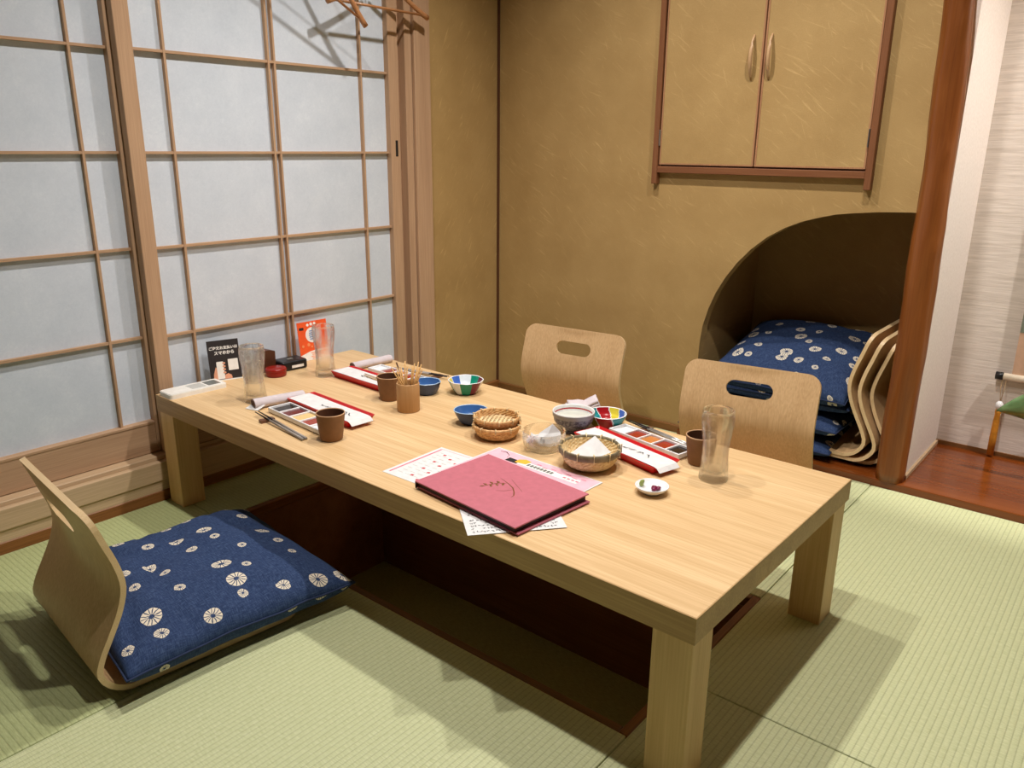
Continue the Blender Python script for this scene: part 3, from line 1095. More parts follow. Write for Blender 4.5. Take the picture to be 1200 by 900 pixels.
# --- glasses
def beer_glass(label, x, y, film=False):
    t = thing('beer_glass', label, 'glass', (x, y, TZ), 0, 'beer glasses')
    def flute(a, r, z, i):
        return r * (1 + 0.014 * math.cos(a * 12) * max(0.0, 1 - abs(z - 0.06) / 0.06))
    outer = [(0.030, 0.0), (0.033, 0.002), (0.0335, 0.010), (0.0315, 0.022), (0.0295, 0.045), (0.0288, 0.065), (0.0300, 0.090), (0.0335, 0.115),
             (0.0362, 0.134), (0.0368, 0.148), (0.0360, 0.160), (0.0348, 0.168)]
    inner = [(0.0333, 0.168), (0.0340, 0.160), (0.0347, 0.148), (0.0340, 0.134), (0.0313, 0.115), (0.0278, 0.090), (0.0266, 0.065), (0.0270, 0.05), (0.0268, 0.03),
             (0.022, 0.021), (0.0, 0.019)]
    lathe('glass_wall', [(0.0, 0.0)] + outer + [(0.0341, 0.1688)] + inner, 'clear_glass', t, 56, flute)
    if film:
        lathe('foam_film', [(0.0262, 0.060), (0.0274, 0.090), (0.0309, 0.115), (0.0336, 0.134), (0.0343, 0.148), (0.0337, 0.158)], 'foam_film', t, 40)
    return t


beer_glass('tall empty beer glass with cloudy film beside the white remote', 0.312, -1.462, True)
beer_glass('tall empty beer glass in front of the orange card', 0.245, -1.155)
beer_glass('tall empty fluted beer glass nearest the viewer, at table right', 1.598, -1.109)


# --- clay cups
def clay_cup(label, x, y):
    t = thing('clay_cup', label, 'cup', (x, y, TZ), 0, 'brown clay cups')
    k = 1.0
    prof = [(0.0, 0.0), (0.026, 0.0), (0.0285, 0.003), (0.031, 0.020), (0.034, 0.045), (0.0368, 0.068), (0.0370, 0.0715)]
    lathe('cup_body', prof, 'brown_clay', t, 36, lambda a, r, z, i: r * (1 + 0.006 * math.sin(a * 3 + z * 60)))
    lathe('cup_lip', [(0.0371, 0.0705), (0.0368, 0.0728), (0.0352, 0.0728), (0.0348, 0.0705)], 'clay_rim', t, 36)
    lathe('cup_inside', [(0.0348, 0.071), (0.032, 0.045), (0.029, 0.02), (0.022, 0.008), (0.0, 0.006)], 'brown_clay_in', t, 36)
    return t


clay_cup('brown clay cup at the near left place setting', 0.732, -1.514)
clay_cup('brown clay cup half hidden behind the skewer holder', 0.593, -1.189)
clay_cup('brown clay cup behind the tall glass at table right', 1.530, -1.041)

# --- skewer holder
t = thing('skewer_holder', 'round pale wooden holder full of used bamboo skewers', 'holder', (0.711, -1.224, TZ))
lathe('holder_body', [(0.0, 0.0), (0.031, 0.0), (0.0325, 0.002), (0.0328, 0.081), (0.0318, 0.083), (0.0295, 0.083), (0.0290, 0.080), (0.0288, 0.008), (0.0, 0.007)], 'bamboo_cup', t, 40)
rnd = random.Random(5)
for i in range(17):
    a = rnd.uniform(0, 2 * PI)
    rb = rnd.uniform(0.004, 0.020)
    at = a + rnd.uniform(-0.7, 0.7)
    rt = rnd.uniform(0.014, 0.0262) if i else 0.0245
    ln = rnd.uniform(0.112, 0.132) if i else 0.138
    if i == 0:
        at, a = PI * 0.93, 0.2
    if i:
        a = at + PI + rnd.uniform(-0.6, 0.6)
        rb = rnd.uniform(-0.016, 0.020)
    p0 = Vector((rb * math.cos(a), rb * math.sin(a), 0.011))
    p1 = Vector((rt * math.cos(at), rt * math.sin(at), 0.080))
    d = (p1 - p0).normalized()
    q = rnd.uniform(0.0019, 0.0026)
    ang = d.to_track_quat('Z', 'Y').to_euler()
    s = tube('bamboo_skewer', [(0, 0, 0), (0, 0, ln * 0.6), (0, 0, ln)], [q, q, q * 0.8], 'dark_box_wood' if i == 0 else 'skewer_wood', None, 6, Vector((0.711, -1.224, TZ)) + p0, ang)
    if i == 0:
        tag(s, 'darkest and longest skewer in the round wooden holder', 'skewer', 'used skewers')
    else:
        tag(s, 'thin bamboo skewer standing in the round wooden holder', 'skewer', 'skewers in the round holder')


# --- bowls
def bowl(name, label, x, y, prof_o, prof_i, mats, idx_o, idx_i, n=48, rad=None, rz=0.0, rim=None, group=None, cat='bowl'):
    t = thing(name, label, cat, (x, y, TZ), rz, group)
    lathe('outer_glaze', prof_o, mats, t, n, rad, idx=idx_o)
    lathe('inner_glaze', prof_i, mats, t, n, rad, idx=idx_i)
    if rim:
        lathe('bowl_rim', rim[0], rim[1], t, n, rad)
    return t


def arc_bowl(rb, rr, h, th=0.003, k=8, belly=0.55):
    o = [(0.0, 0.0), (rb, 0.0)]
    for i in range(1, k + 1):
        s = i / k
        o.append((rb + (rr - rb) * s ** belly, h * s))
    i_ = [(r - th, z + (th if z < h * 0.5 else 0)) for r, z in o[2:]]
    i_ = [(max(0.001, r), z) for r, z in i_][::-1]
    i_[0] = (rr - th, h)
    i_.append((max(0.001, rb - 0.004), th + 0.001))
    i_.append((0.0, th))
    rim = [(rr, h), (rr - th * 0.3, h + 0.0012), (rr - th * 0.7, h + 0.0012), (rr - th, h)]
    return o, i_, rim


def sectors(secs, slant=0.0):
    """colour panels by compass range in degrees, their borders slanting with height"""
    def f(a, r, z, i):
        d = (math.degrees(a) + slant * z * 1000) % 360
        for lo, hi, mm in secs:
            if lo <= d < hi or lo <= d + 360 < hi:
                return mm
        return 0
    return f


def panels(seq, shift=0.0):
    k = len(seq)
    return lambda a, r, z, i: seq[int(((a + shift) % (2 * PI)) / (2 * PI) * k) % k]


PM = ['panel_white', 'panel_blue', 'panel_green', 'panel_yellow', 'panel_maroon', 'panel_teal', 'panel_red', 'panel_olive']
oct_r = lambda a, r, z, i: r * (1 + 0.018 * math.cos(8 * a)) if r > 0.01 else r
o, i_, rim = arc_bowl(0.030, 0.054, 0.042, 0.0032, 8, 0.75)
bowl('painted_bowl', 'faceted bowl painted in blue, white, green and yellow panels', 0.721, -0.993, o, i_, PM,
     sectors([(196, 214, 3), (214, 250, 2), (294, 335, 2), (335, 372, 4)]), sectors([(194, 222, 3), (156, 192, 1), (80, 112, 2), (45, 80, 4), (250, 300, 5)]), 96, oct_r, 0.0, (rim, 'porcelain'))
o, i_, rim = arc_bowl(0.034, 0.054, 0.036, 0.0032, 8, 0.6)
bowl('painted_bowl', 'round bowl painted in teal, red and yellow panels beside sauce tray', 1.212, -0.962, o, i_, PM,
     sectors([(235, 280, 7), (284, 330, 6), (334, 385, 5)], 0.4), sectors([(140, 184, 5), (98, 137, 6), (62, 95, 3), (28, 59, 1), (230, 270, 5)], -0.6), 120, None, 0.0, (rim, 'porcelain'))
petal = lambda a, r, z, i: r * (1 + 0.05 * abs(math.sin(4 * a)) * min(1, z / 0.02)) if r > 0.012 else r
o, i_, rim = arc_bowl(0.028, 0.042, 0.038, 0.003, 8, 0.7)
BM = ['glaze_blue', 'glaze_blue_dark', 'glaze_pale']
bowl('blue_bowl', 'small ribbed blue bowl behind the skewer holder', 0.634, -1.075, o, i_, BM, lambda a, r, z, i: 1, lambda a, r, z, i: 0 if i < 5 else 2, 64, petal, 0.2, (rim, 'glaze_pale'), 'small blue bowls')
o, i_, rim = arc_bowl(0.021, 0.045, 0.040, 0.003, 8, 0.7)
bowl('blue_bowl', 'small glossy blue bowl beside the stacked baskets', 0.921, -1.190, o, i_, BM, lambda a, r, z, i: 1, lambda a, r, z, i: 0 if i < 6 else 2, 64,
     lambda a, r, z, i: r * (1 + 0.05 * math.cos(2 * a)), 0.9, (rim, 'glaze_pale'), 'small blue bowls')
# stone-coloured bowl with a red ring inside
o = [(0.0, 0.0), (0.034, 0.0), (0.034, 0.006), (0.031, 0.008), (0.044, 0.018), (0.0515, 0.030), (0.0535, 0.041), (0.0555, 0.043), (0.0565, 0.054)]
i_ = [(0.0530, 0.054), (0.0515, 0.050), (0.0508, 0.0475), (0.0500, 0.044), (0.0490, 0.040), (0.043, 0.024), (0.028, 0.012), (0.0, 0.010)]
rim = [(0.0565, 0.054), (0.0562, 0.0562), (0.0545, 0.0566), (0.0530, 0.054)]
b = bowl('soup_bowl', 'grey-blue stoneware bowl with white rim and red ring inside', 1.165, -1.052, o, i_, ['speckled_blue', 'glaze_grey', 'stone_white', 'panel_red'],
         lambda a, r, z, i: 0 if z < 0.042 else 1, lambda a, r, z, i: 3 if i == 2 else 2, 48, None, 0, (rim, 'stone_white'))
lathe('soup_surface', [(0.0, 0.0388), (0.0487, 0.0388), (0.0489, 0.0386)], 'soup', b, 40)


# --- baskets
def basket_body(name, t, rb, rr, h, mat, z0=0.0, n=96, flat_top=None):
    def weave(a, r, z, i):
        if r < 0.006:
            return r
        return r + 0.0009 * (1 if (int(a / (2 * PI) * n / 2) + i) % 2 else -1)
    k = 14
    prof = [(0.0, z0)] + [(rb * q, z0 + 0.0008 * q) for q in (0.3, 0.6, 1.0)]
    for i in range(1, k + 1):
        s = i / k
        prof.append((rb + (rr - rb) * math.sin(s * PI / 2) ** 0.85, z0 + 0.0008 + h * (1 - math.cos(s * PI / 2)) ** 0.9))
    lathe(name, prof, mat, t, n, weave, smooth=False)
    inner = [(max(0.0, r - 0.002), z + 0.0022) for r, z in prof]
    return lathe(name + '_lining', inner[::-1], mat, t, n, weave, smooth=False)


def ring_band(name, t, r, z, hh, th, mat, tilt=0.0):
    pts = [(r * math.cos(2 * PI * i / 48), r * math.sin(2 * PI * i / 48), z + tilt * math.cos(2 * PI * i / 48)) for i in range(48)]
    return tube(name, pts, th, mat, t, 8, closed=True, flat=hh / th)


def bindings(t, r, z, hh, mat, n=10, a0=0.0):
    for i in range(n):
        a = a0 + 2 * PI * i / n
        e = 0.0042
        pts = [((r - e) * math.cos(a), (r - e) * math.sin(a), z - hh), ((r + e) * math.cos(a), (r + e) * math.sin(a), z - hh),
               ((r + e) * math.cos(a), (r + e) * math.sin(a), z + hh), ((r - e) * math.cos(a), (r - e) * math.sin(a), z + hh)]
        tube('rim_binding', pts, 0.0017, mat, t, 6, closed=True)


t = thing('bamboo_basket', 'lower of two stacked woven bamboo baskets', 'basket', (1.040, -1.220, TZ), 0.2, 'small bamboo baskets')
basket_body('woven_body', t, 0.036, 0.060, 0.034, 'bamboo_weave')
ring_band('rim_band', t, 0.0615, 0.033, 0.0045, 0.0026, 'bamboo_weave')
bindings(t, 0.0618, 0.033, 0.0052, 'bamboo_pale', 10, 0.15)
t = thing('bamboo_basket', 'upper of two stacked baskets, its open woven bottom showing pale', 'basket', (1.036, -1.216, TZ + 0.0115), 0.5, 'small bamboo baskets')
basket_body('woven_body', t, 0.034, 0.0565, 0.034, 'bamboo_weave', 0.0045)
ring_band('rim_band', t, 0.0585, 0.041, 0.0048, 0.0028, 'bamboo_weave')
bindings(t, 0.0588, 0.041, 0.0056, 'bamboo_pale', 10, 0.0)
# pale open weave lattice lying across the inside
strips = []
for k in range(-4, 5):
    for s in (0, 1):
        off = k * 0.0105
        hl = math.sqrt(max(0.0, 0.050 ** 2 - off ** 2))
        strips.append((off, hl, s))
for q, (off, hl, s) in enumerate(strips):
    if s == 0:
        tube('lattice_strip', [(-hl, off, 0.0270), (0, off, 0.0278), (hl, off, 0.0270)], 0.0032, 'bamboo_pale', t, 6, flat=0.25)
    else:
        tube('lattice_strip', [(off, -hl, 0.0284), (off, 0, 0.0292), (off, hl, 0.0284)], 0.0032, 'bamboo_pale', t, 6, flat=0.25)

t = thing('bamboo_basket', 'wide bamboo basket with grey rim holding folded white paper', 'basket', (1.337, -1.228, TZ), 0.1, 'small bamboo baskets')
basket_body('woven_body', t, 0.036, 0.069, 0.044, 'bamboo_pale', 0.0, 112)
ring_band('rim_band', t, 0.0715, 0.044, 0.0085, 0.0028, 'bamboo_rim_green')
bindings(t, 0.0715, 0.044, 0.0098, 'bamboo_pale', 12, 0.1)


# folded paper in the basket and crumpled paper in the glass bowl
def crumple(name, label, loc, w, d, seed, amp, mat, rz=0.0, fold=None, n=14, group=None, bowlr=None):
    v, f = [], []
    rnd = random.Random(seed)
    off = Vector((rnd.uniform(-9, 9), rnd.uniform(-9, 9), rnd.uniform(-9, 9)))
    for j in range(n + 1):
        for i in range(n + 1):
            a, b = -0.5 + i / n, -0.5 + j / n
            x, y = a * w, b * d
            q = Vector((a * 4.0, b * 4.0, 0)) + off
            z = amp * (abs(noise.noise(q)) * 1.6 + 0.5 * abs(noise.noise(q * 2.3)))
            x += amp * 0.35 * noise.noise(q + Vector((3, 1, 0)))
            y += amp * 0.35 * noise.noise(q + Vector((1, 7, 0)))
            if fold:
                z += fold * max(0.0, 1 - abs(a + 0.25 * b) * 3.2)
            if bowlr:
                z += bowlr * (x * x + y * y)
            v.append((x, y, z))
    for j in range(n):
        for i in range(n):
            a = j * (n + 1) + i
            f.append((a, a + 1, a + n + 2, a + n + 1))
    o = mesh(name, v, f, mat, None, loc, (0, 0, rz), False)
    md = o.modifiers.new('thickness', 'SOLIDIFY')
    md.thickness = 0.0006
    return tag(o, label, 'paper', group)


def folded_sheet(label, loc, rz, pts, faces, rot=None):
    o = mesh('folded_paper', pts, faces, 'paper_white', None, loc, rot or (0, 0, rz))
    md = o.modifiers.new('thickness', 'SOLIDIFY')
    md.thickness = 0.001
    return tag(o, label, 'paper')


# a napkin folded to a tent, its ridge pointing up, plus the flat flap lying in front
folded_sheet('white paper napkin folded to a peak inside the wide basket', (1.337, -1.228, TZ + 0.020), R(39),
             [(-0.052, -0.030, 0.020), (0.000, -0.045, 0.018), (0.012, 0.010, 0.052), (0.048, -0.020, 0.022), (-0.030, 0.026, 0.010), (0.034, 0.036, 0.012), (0.012, -0.052, 0.022)],
             [(0, 1, 2), (1, 3, 2), (0, 2, 4), (2, 3, 5), (2, 5, 4), (1, 6, 3)])

t = thing('glass_bowl', 'clear glass bowl holding crumpled white paper wrappers', 'bowl', (1.191, -1.216, TZ))
lathe('bowl_wall', [(0.0, 0.0), (0.036, 0.0), (0.038, 0.002), (0.0405, 0.0035), (0.046, 0.006), (0.0515, 0.016), (0.054, 0.034), (0.0548, 0.052), (0.0538, 0.0532), (0.0528, 0.052),
                     (0.052, 0.034), (0.0495, 0.018), (0.044, 0.0095), (0.0, 0.008)], 'clear_glass', t, 48)
crumple('crumpled_paper', 'crumpled white paper at the left in the glass bowl', (1.176, -1.226, TZ + 0.018), 0.046, 0.050, 4, 0.020, 'paper_white', 0.4, 0.006)
folded_sheet('bent white paper wrapper standing up in the glass bowl', (1.198, -1.208, TZ + 0.014), R(30),
             [(-0.030, -0.012, 0.010), (0.004, -0.016, 0.006), (0.034, -0.004, 0.012), (-0.022, 0.008, 0.026), (0.010, 0.012, 0.050), (0.030, 0.012, 0.030), (0.0, 0.0, 0.028)],
             [(0, 1, 6), (1, 2, 6), (0, 6, 3), (3, 6, 4), (6, 2, 5), (6, 5, 4)])

# --- small dish with pickles
t = thing('pickle_dish', 'tiny white dish nearest the table edge with purple pickles', 'dish', (1.528, -1.266, TZ))
lathe('dish_body', [(0.0, 0.0), (0.019, 0.0), (0.021, 0.003), (0.031, 0.009), (0.0375, 0.0175), (0.0365, 0.0185), (0.0345, 0.017), (0.029, 0.0115), (0.018, 0.0075), (0.0, 0.007)], 'porcelain', t, 40)


def blob(name, label, cat, loc, r, mat, seed, sq=(1, 1, 0.7), group=None, amp=0.35):
    bm = bmesh.new()
    bmesh.ops.create_icosphere(bm, subdivisions=3, radius=r)
    rnd = random.Random(seed)
    off = Vector((rnd.uniform(-9, 9), 0, rnd.uniform(-9, 9)))
    for vv in bm.verts:
        k = 1 + amp * noise.noise(vv.co / r * 1.3 + off)
        vv.co = Vector((vv.co.x * k * sq[0], vv.co.y * k * sq[1], vv.co.z * k * sq[2]))
    o = from_bm(name, bm, mat, None, loc, None, True)
    return tag(o, label, cat, group)


for k, (dx, dy) in enumerate(((0.002, 0.002), (0.010, 0.004), (0.006, -0.005))):
    blob('pickle_piece', 'chopped purple pickle heaped in the tiny white dish', 'pickle', (1.530 + dx, -1.264 + dy, TZ + 0.012), 0.0062, 'pickle_purple', 20 + k, group='purple pickle pieces')
blob('green_wedge', 'pale green wedge leaning at the left in the tiny dish', 'garnish', (1.504, -1.268, TZ + 0.0175), 0.0085, 'leaf_green_pale', 31, (0.5, 0.9, 1.0))


# --- sauce trays
def sauce_tray(label, x, y, rz, ln, wd, sauces, h=0.016):
    t = thing('sauce_tray', label, 'tray', (x, y, TZ), rz, 'five-part sauce trays')
    n = 5
    wall = 0.0045
    box('tray_base', -ln / 2 + 0.004, ln / 2 - 0.004, -wd / 2 + 0.004, wd / 2 - 0.004, 0.0, 0.005, 'porcelain', t, 0.0015)
    for s in (-1, 1):
        box('tray_wall', -ln / 2, ln / 2, s * wd / 2 - (wall if s > 0 else 0), s * wd / 2 + (wall if s < 0 else 0), 0.0025, h, 'porcelain', t, 0.0018, 2)
    cell = (ln - wall) / n
    for i in range(n + 1):
        xc = -ln / 2 + wall / 2 + cell * i
        box('divider', xc - wall / 2, xc + wall / 2, -wd / 2 + 0.003, wd / 2 - 0.003, 0.0035, h - (0.0 if i in (0, n) else 0.0015), 'porcelain', t, 0.0015, 2)
    for i, s in enumerate(sauces):
        if not s:
            continue
        xc = -ln / 2 + wall / 2 + cell * (i + 0.5)
        a, bb = cell / 2 - wall / 2 - 0.0006, wd / 2 - wall - 0.0008
        ol = rrect(2 * a, 2 * bb, 0.005, 4, xc, 0)
        so = prism('sauce_fill', ol, 0.0052, 0.0098, s, t)
    return t


sauce_tray('white five-part sauce tray at the near left place setting', 0.563, -1.474, R(-5), 0.265, 0.072, ['sauce_dark', 'sauce_maroon', 'sauce_cream', 'sauce_red', 'white_salt'])
sauce_tray('white five-part sauce tray behind the rolled towel and far red tray', 0.440, -1.012, R(-2), 0.245, 0.060, ['white_salt', 'sauce_red', 'sauce_orange', 'sauce_red', 'sauce_dark'])
sauce_tray('white five-part sauce tray with red and black sauces at right', 1.374, -1.006, R(-12), 0.238, 0.062, ['white_salt', 'sauce_red', 'sauce_orange', 'sauce_red', 'sauce_dark'])


# --- red trays with a white paper slip
def red_tray(label, x, y, rz, ln, wd, h=0.020, seed=1):
    t = thing('red_tray', label, 'tray', (x, y, TZ), rz, 'red lacquer trays')
    fl_ = 0.010
    b0 = rrect(ln - 2 * fl_, wd - 2 * fl_, 0.004, 3)
    b1 = rrect(ln, wd, 0.006, 3)
    b2 = rrect(ln - 0.006, wd - 0.006, 0.005, 3)
    b3 = rrect(ln - 2 * fl_ - 0.004, wd - 2 * fl_ - 0.004, 0.004, 3)
    n = len(b0)
    v = [(a, b, 0.0) for a, b in b0] + [(a, b, h) for a, b in b1] + [(a, b, h) for a, b in b2] + [(a, b, h - 0.007) for a, b in b3]
    f = [tuple(reversed(range(n)))]
    for k in range(3):
        for i in range(n):
            j = (i + 1) % n
            f.append((k * n + i, k * n + j, (k + 1) * n + j, (k + 1) * n + i))
    f.append(tuple(3 * n + i for i in range(n)))
    mesh('tray_body', v, f, 'red_lacquer', t)
    return t


def paper_slip(label, x, y, rz, ln, wd, z, seed=1):
    """a white slip lying over a tray of length ln, its right end curling down past the tray's end"""
    t = thing('paper_slip', label, 'paper', (x, y, TZ), rz, 'white slips on the red trays')
    v, f = [], []
    n = 30
    x0, x1 = -ln / 2 + 0.006, ln / 2 + 0.016
    for i in range(n + 1):
        s = i / n
        xx = x0 + (x1 - x0) * s
        droop = -0.010 * max(0.0, (xx - ln / 2 - 0.001) / 0.015) ** 1.5
        for q in (-1, 1):
            v.append((xx, -0.008 + q * wd / 2, z + 0.0006 + 0.0004 * math.sin(s * 9) + droop))
    for i in range(n):
        f.append((2 * i, 2 * i + 2, 2 * i + 3, 2 * i + 1))
    o = mesh('sheet', v, f, 'paper_white', t)
    md = o.modifiers.new('thickness', 'SOLIDIFY')
    md.thickness = 0.0006
    rnd = random.Random(seed)
    # brushed marks
    for k in range(6):
        xa = -0.02 + 0.024 * k + rnd.uniform(-0.004, 0.004)
        if xa > ln * 0.34:
            break
        pts = [(xa + 0.018 * u, -0.008 + rnd.uniform(-0.003, 0.003) - 0.006 * math.sin(u * 3 + k), z + 0.0022) for u in (0, 0.33, 0.66, 1)]
        tube('brush_mark', pts, [0.0006, 0.0018, 0.0012, 0.0004], 'ink', t, 6, flat=0.25)
    return t


red_tray('red lacquer tray beside the near left clay cup', 0.561, -1.386, R(-4), 0.300, 0.094)
paper_slip('white slip on the red tray at near left', 0.561, -1.386, R(-4), 0.300, 0.070, 0.0206, 3)
red_tray('red lacquer tray with two skewers behind the cups at far left', 0.415, -1.118, R(-3), 0.290, 0.090)
paper_slip('white slip under two skewers on the far left red tray', 0.415, -1.118, R(-3), 0.290, 0.066, 0.0206, 4)
red_tray('bright red lacquer tray beside the wide basket at right', 1.357, -1.104, R(-15), 0.290, 0.090)
paper_slip('white slip with brush marks on the bright red tray at right', 1.357, -1.104, R(-15), 0.290, 0.066, 0.0206, 6)
for k, dy in enumerate((0.0, 0.014)):
    s = tube('used_skewer', [(0, 0, 0), (0.07, 0, 0), (0.15, 0, 0)], [0.0012, 0.0018, 0.0018], 'skewer_wood', None, 6, (0.40 - 0.01 * k, -1.126 + dy, TZ + 0.0240), (0, 0, R(-6)))
    tag(s, ('front' if k == 0 else 'rear') + ' skewer of the two lying on the red tray', 'skewer', 'skewers lying on the red tray')


# --- rolled towels
def rolled_towel(label, x, y, rz, ln, r):
    t = thing('rolled_towel', label, 'towel', (x, y, TZ), rz, 'damp towels')
    v, f = [], []
    n, k = 28, 18
    for i in range(k + 1):
        s = i / k
        for j in range(n):
            a = 2 * PI * j / n
            rr = r * (1 + 0.05 * noise.noise(Vector((s * 6, math.cos(a), math.sin(a)))) + 0.02 * math.sin(s * 60))
            zz = r * 0.86 + rr * math.sin(a) * 0.86
            v.append((-ln / 2 + ln * s, rr * math.cos(a) * 1.12, max(0.0003, zz)))
    for i in range(k):
        for j in range(n):
            a, b = i * n + j, i * n + (j + 1) % n
            f.append((a, b, b + n, a + n))
    mesh('towel_roll', v, f, 'towel_cloth', t, None, None, True)
    for e in (-1, 1):
        sp = []
        for i in range(40):
            a = i / 39 * 5 * PI
            rr = r * 0.92 * (1 - i / 44)
            sp.append((e * ln / 2, rr * math.cos(a) * 1.12, r * 0.86 + rr * 0.86 * math.sin(a)))
        tube('rolled_end', sp, 0.0016, 'towel_end', t, 5)
    return t


rolled_towel('rolled damp towel at the near left place setting', 0.385, -1.432, R(76), 0.150, 0.0165)
rolled_towel('rolled damp towel behind the far left red tray', 0.268, -0.978, R(84), 0.155, 0.0150)
folded_sheet('torn clear-white wrapper under the near rolled towel', (0.372, -1.505, TZ + 0.0008), R(20),
             [(-0.025, -0.010, 0.001), (0.020, -0.014, 0.001), (0.030, 0.010, 0.012), (-0.018, 0.018, 0.010), (0.0, 0.002, 0.006)], [(0, 1, 4), (1, 2, 4), (2, 3, 4), (3, 0, 4)])
t = thing('folded_towel', 'folded white towel behind the soup bowl', 'towel', (1.092, -0.905, TZ), R(42), 'damp towels')
for k in range(3):
    v, f = [], []
    n = 10
    for i in range(n + 1):
        for j in range(n + 1):
            a, b = -0.5 + i / n, -0.5 + j / n
            for zz in (0.0,):
                v.append((a * (0.098 - 0.008 * k), b * (0.066 - 0.006 * k), 0.006 + 0.010 * k + 0.004 * noise.noise(Vector((a * 4 + k * 5, b * 4, k))) + 0.04 * (a > 0.1) * (a - 0.1)))
    for i in range(n):
        for j in range(n):
            a = i * (n + 1) + j
            f.append((a, a + n + 1, a + n + 2, a + 1))
    o = mesh('towel_layer', v, f, 'towel_cloth', t, None, None, True)
    md = o.modifiers.new('thickness', 'SOLIDIFY')
    md.thickness = 0.007


# --- chopsticks and rests
def chopsticks(label_a, x0, y0, x1, y1, m_tip, m_body, gap=0.0095):
    d = Vector((x1 - x0, y1 - y0, 0))
    ln = d.length
    rz = math.atan2(d.y, d.x)
    nrm = Vector((-d.y, d.x, 0)).normalized()
    for k, s in enumerate((-1, 1)):
        t = thing('chopstick', ('front' if s < 0 else 'rear') + ' ' + label_a, 'chopstick', (x0 + nrm.x * s * gap / 2, y0 + nrm.y * s * gap / 2, TZ), rz, 'chopsticks')
        za, zb = 0.0125, 0.0036
        zz = lambda q: za + (zb - za) * q
        tube('tip', [(0, 0, zz(0)), (ln * 0.33, 0, zz(0.33))], [0.0015, 0.0029], m_tip, t, 8)
        tube('handle', [(ln * 0.33, 0, zz(0.33)), (ln, 0, zz(1))], [0.0031, 0.0042], m_body, t, 8)


def rest(label, x, y, rz):
    ol = [(-0.020, 0), (0.020, 0), (0.020, 0.0085), (0.014, 0.0092), (0, 0.0074), (-0.014, 0.0092), (-0.020, 0.0085)]
    o = prism('chopstick_rest', ol, -0.008, 0.008, 'rest_brown', None, 'xz', (x, y, TZ), (0, 0, rz))
    return tag(o, label, 'chopstick rest', 'chopstick rests')


chopsticks('grey chopstick beside the near left sauce tray', 0.430, -1.535, 0.688, -1.566, 'chopstick_dark', 'chopstick_grey')
rest('small brown chopstick rest at the near left table edge', 0.492, -1.545, R(83))
chopsticks('dark chopstick behind the blue ribbed bowl', 0.585, -0.932, 0.360, -0.952, 'chopstick_dark', 'chopstick_grey')
rest('small brown chopstick rest beside the faceted painted bowl', 0.540, -0.936, R(95))
chopsticks('silver-grey chopstick behind the right sauce tray', 1.252, -0.916, 1.478, -0.966, 'chopstick_dark', 'chopstick_silver')
rest('small brown chopstick rest behind the right sauce tray', 1.318, -0.930, R(78))

# --- remote, cards, call button, boxes at the left end
t = thing('order_remote', 'slim white remote handset on the table corner by the shoji', 'remote', (0.083, -1.528, TZ), R(-2))
ol = rrect(0.074, 0.182, 0.010, 4)
prism('handset_body', ol, 0.0, 0.013, 'white_plastic', t)
prism('handset_top', rrect(0.070, 0.178, 0.009, 4), 0.013, 0.0148, 'white_plastic', t)
prism('screen', rrect(0.046, 0.040, 0.003, 3, 0.0, 0.058), 0.0144, 0.0153, 'lcd_grey', t)
prism('button_panel', rrect(0.046, 0.046, 0.002, 2, 0.0, 0.008), 0.0144, 0.0151, 'grey_print', t)

t = thing('payment_card_stand', 'black card on acrylic stand with a phone picture and white text', 'card stand', (0.046, -1.393, TZ), R(90 - 17))
# local x along the card, y away from the viewer side, z up
box('acrylic_foot', -0.048, 0.048, -0.008, 0.030, 0.0, 0.002, 'white_plastic', t)
TL = R(-9)
card = box('card', -0.049, 0.049, -0.0012, 0.0012, 0.002, 0.128, 'black_card', t, 0, 1, (0, 0, 0), (TL, 0, 0))
fr = (PI / 2, 0, 0)
lettering('lettering', 'ご注文お支払いは', 0.0112, 'white_print', card, (0, -0.0016, 0.103), fr, bold=0.0004)
lettering('lettering', 'スマホから', 0.0128, 'white_print', card, (0.002, -0.0016, 0.087), fr, bold=0.0005)
prism('blank_code_square', rrect(0.031, 0.036, 0.001, 2, 0.025, 0.047), -0.0020, -0.0014, 'white_print', card, 'xz')
prism('phone_picture', rrect(0.022, 0.056, 0.003, 3, -0.016, 0.032), -0.0020, -0.0014, 'white_print', card, 'xz')
prism('hand_picture', [(-0.040, 0.003), (-0.024, 0.003), (-0.020, 0.030), (-0.030, 0.044), (-0.038, 0.022)], -0.0018, -0.0013, 'skin_print', card, 'xz')
prism('hand_picture', [(-0.006, 0.003), (0.018, 0.003), (0.016, 0.014), (0.006, 0.020), (-0.004, 0.016)], -0.0018, -0.0013, 'skin_print', card, 'xz')
for k in range(4):
    prism('finger_picture', rrect(0.009, 0.006, 0.002, 2, -0.004, 0.024 + 0.010 * k), -0.0022, -0.0015, 'skin_print', card, 'xz')

t = thing('leaflet_holder', 'slim black leaflet holder leaning behind the cloudy glass', 'holder', (0.055, -1.318, TZ), R(73))
box('back_plate', -0.004, 0.010, -0.001, 0.0015, 0.0, 0.062, 'black_plastic', t, 0.0005, 1, (0, 0, 0), (R(-14), 0, 0))
box('foot', -0.006, 0.028, -0.012, 0.012, 0.0, 0.006, 'black_plastic', t, 0.001)

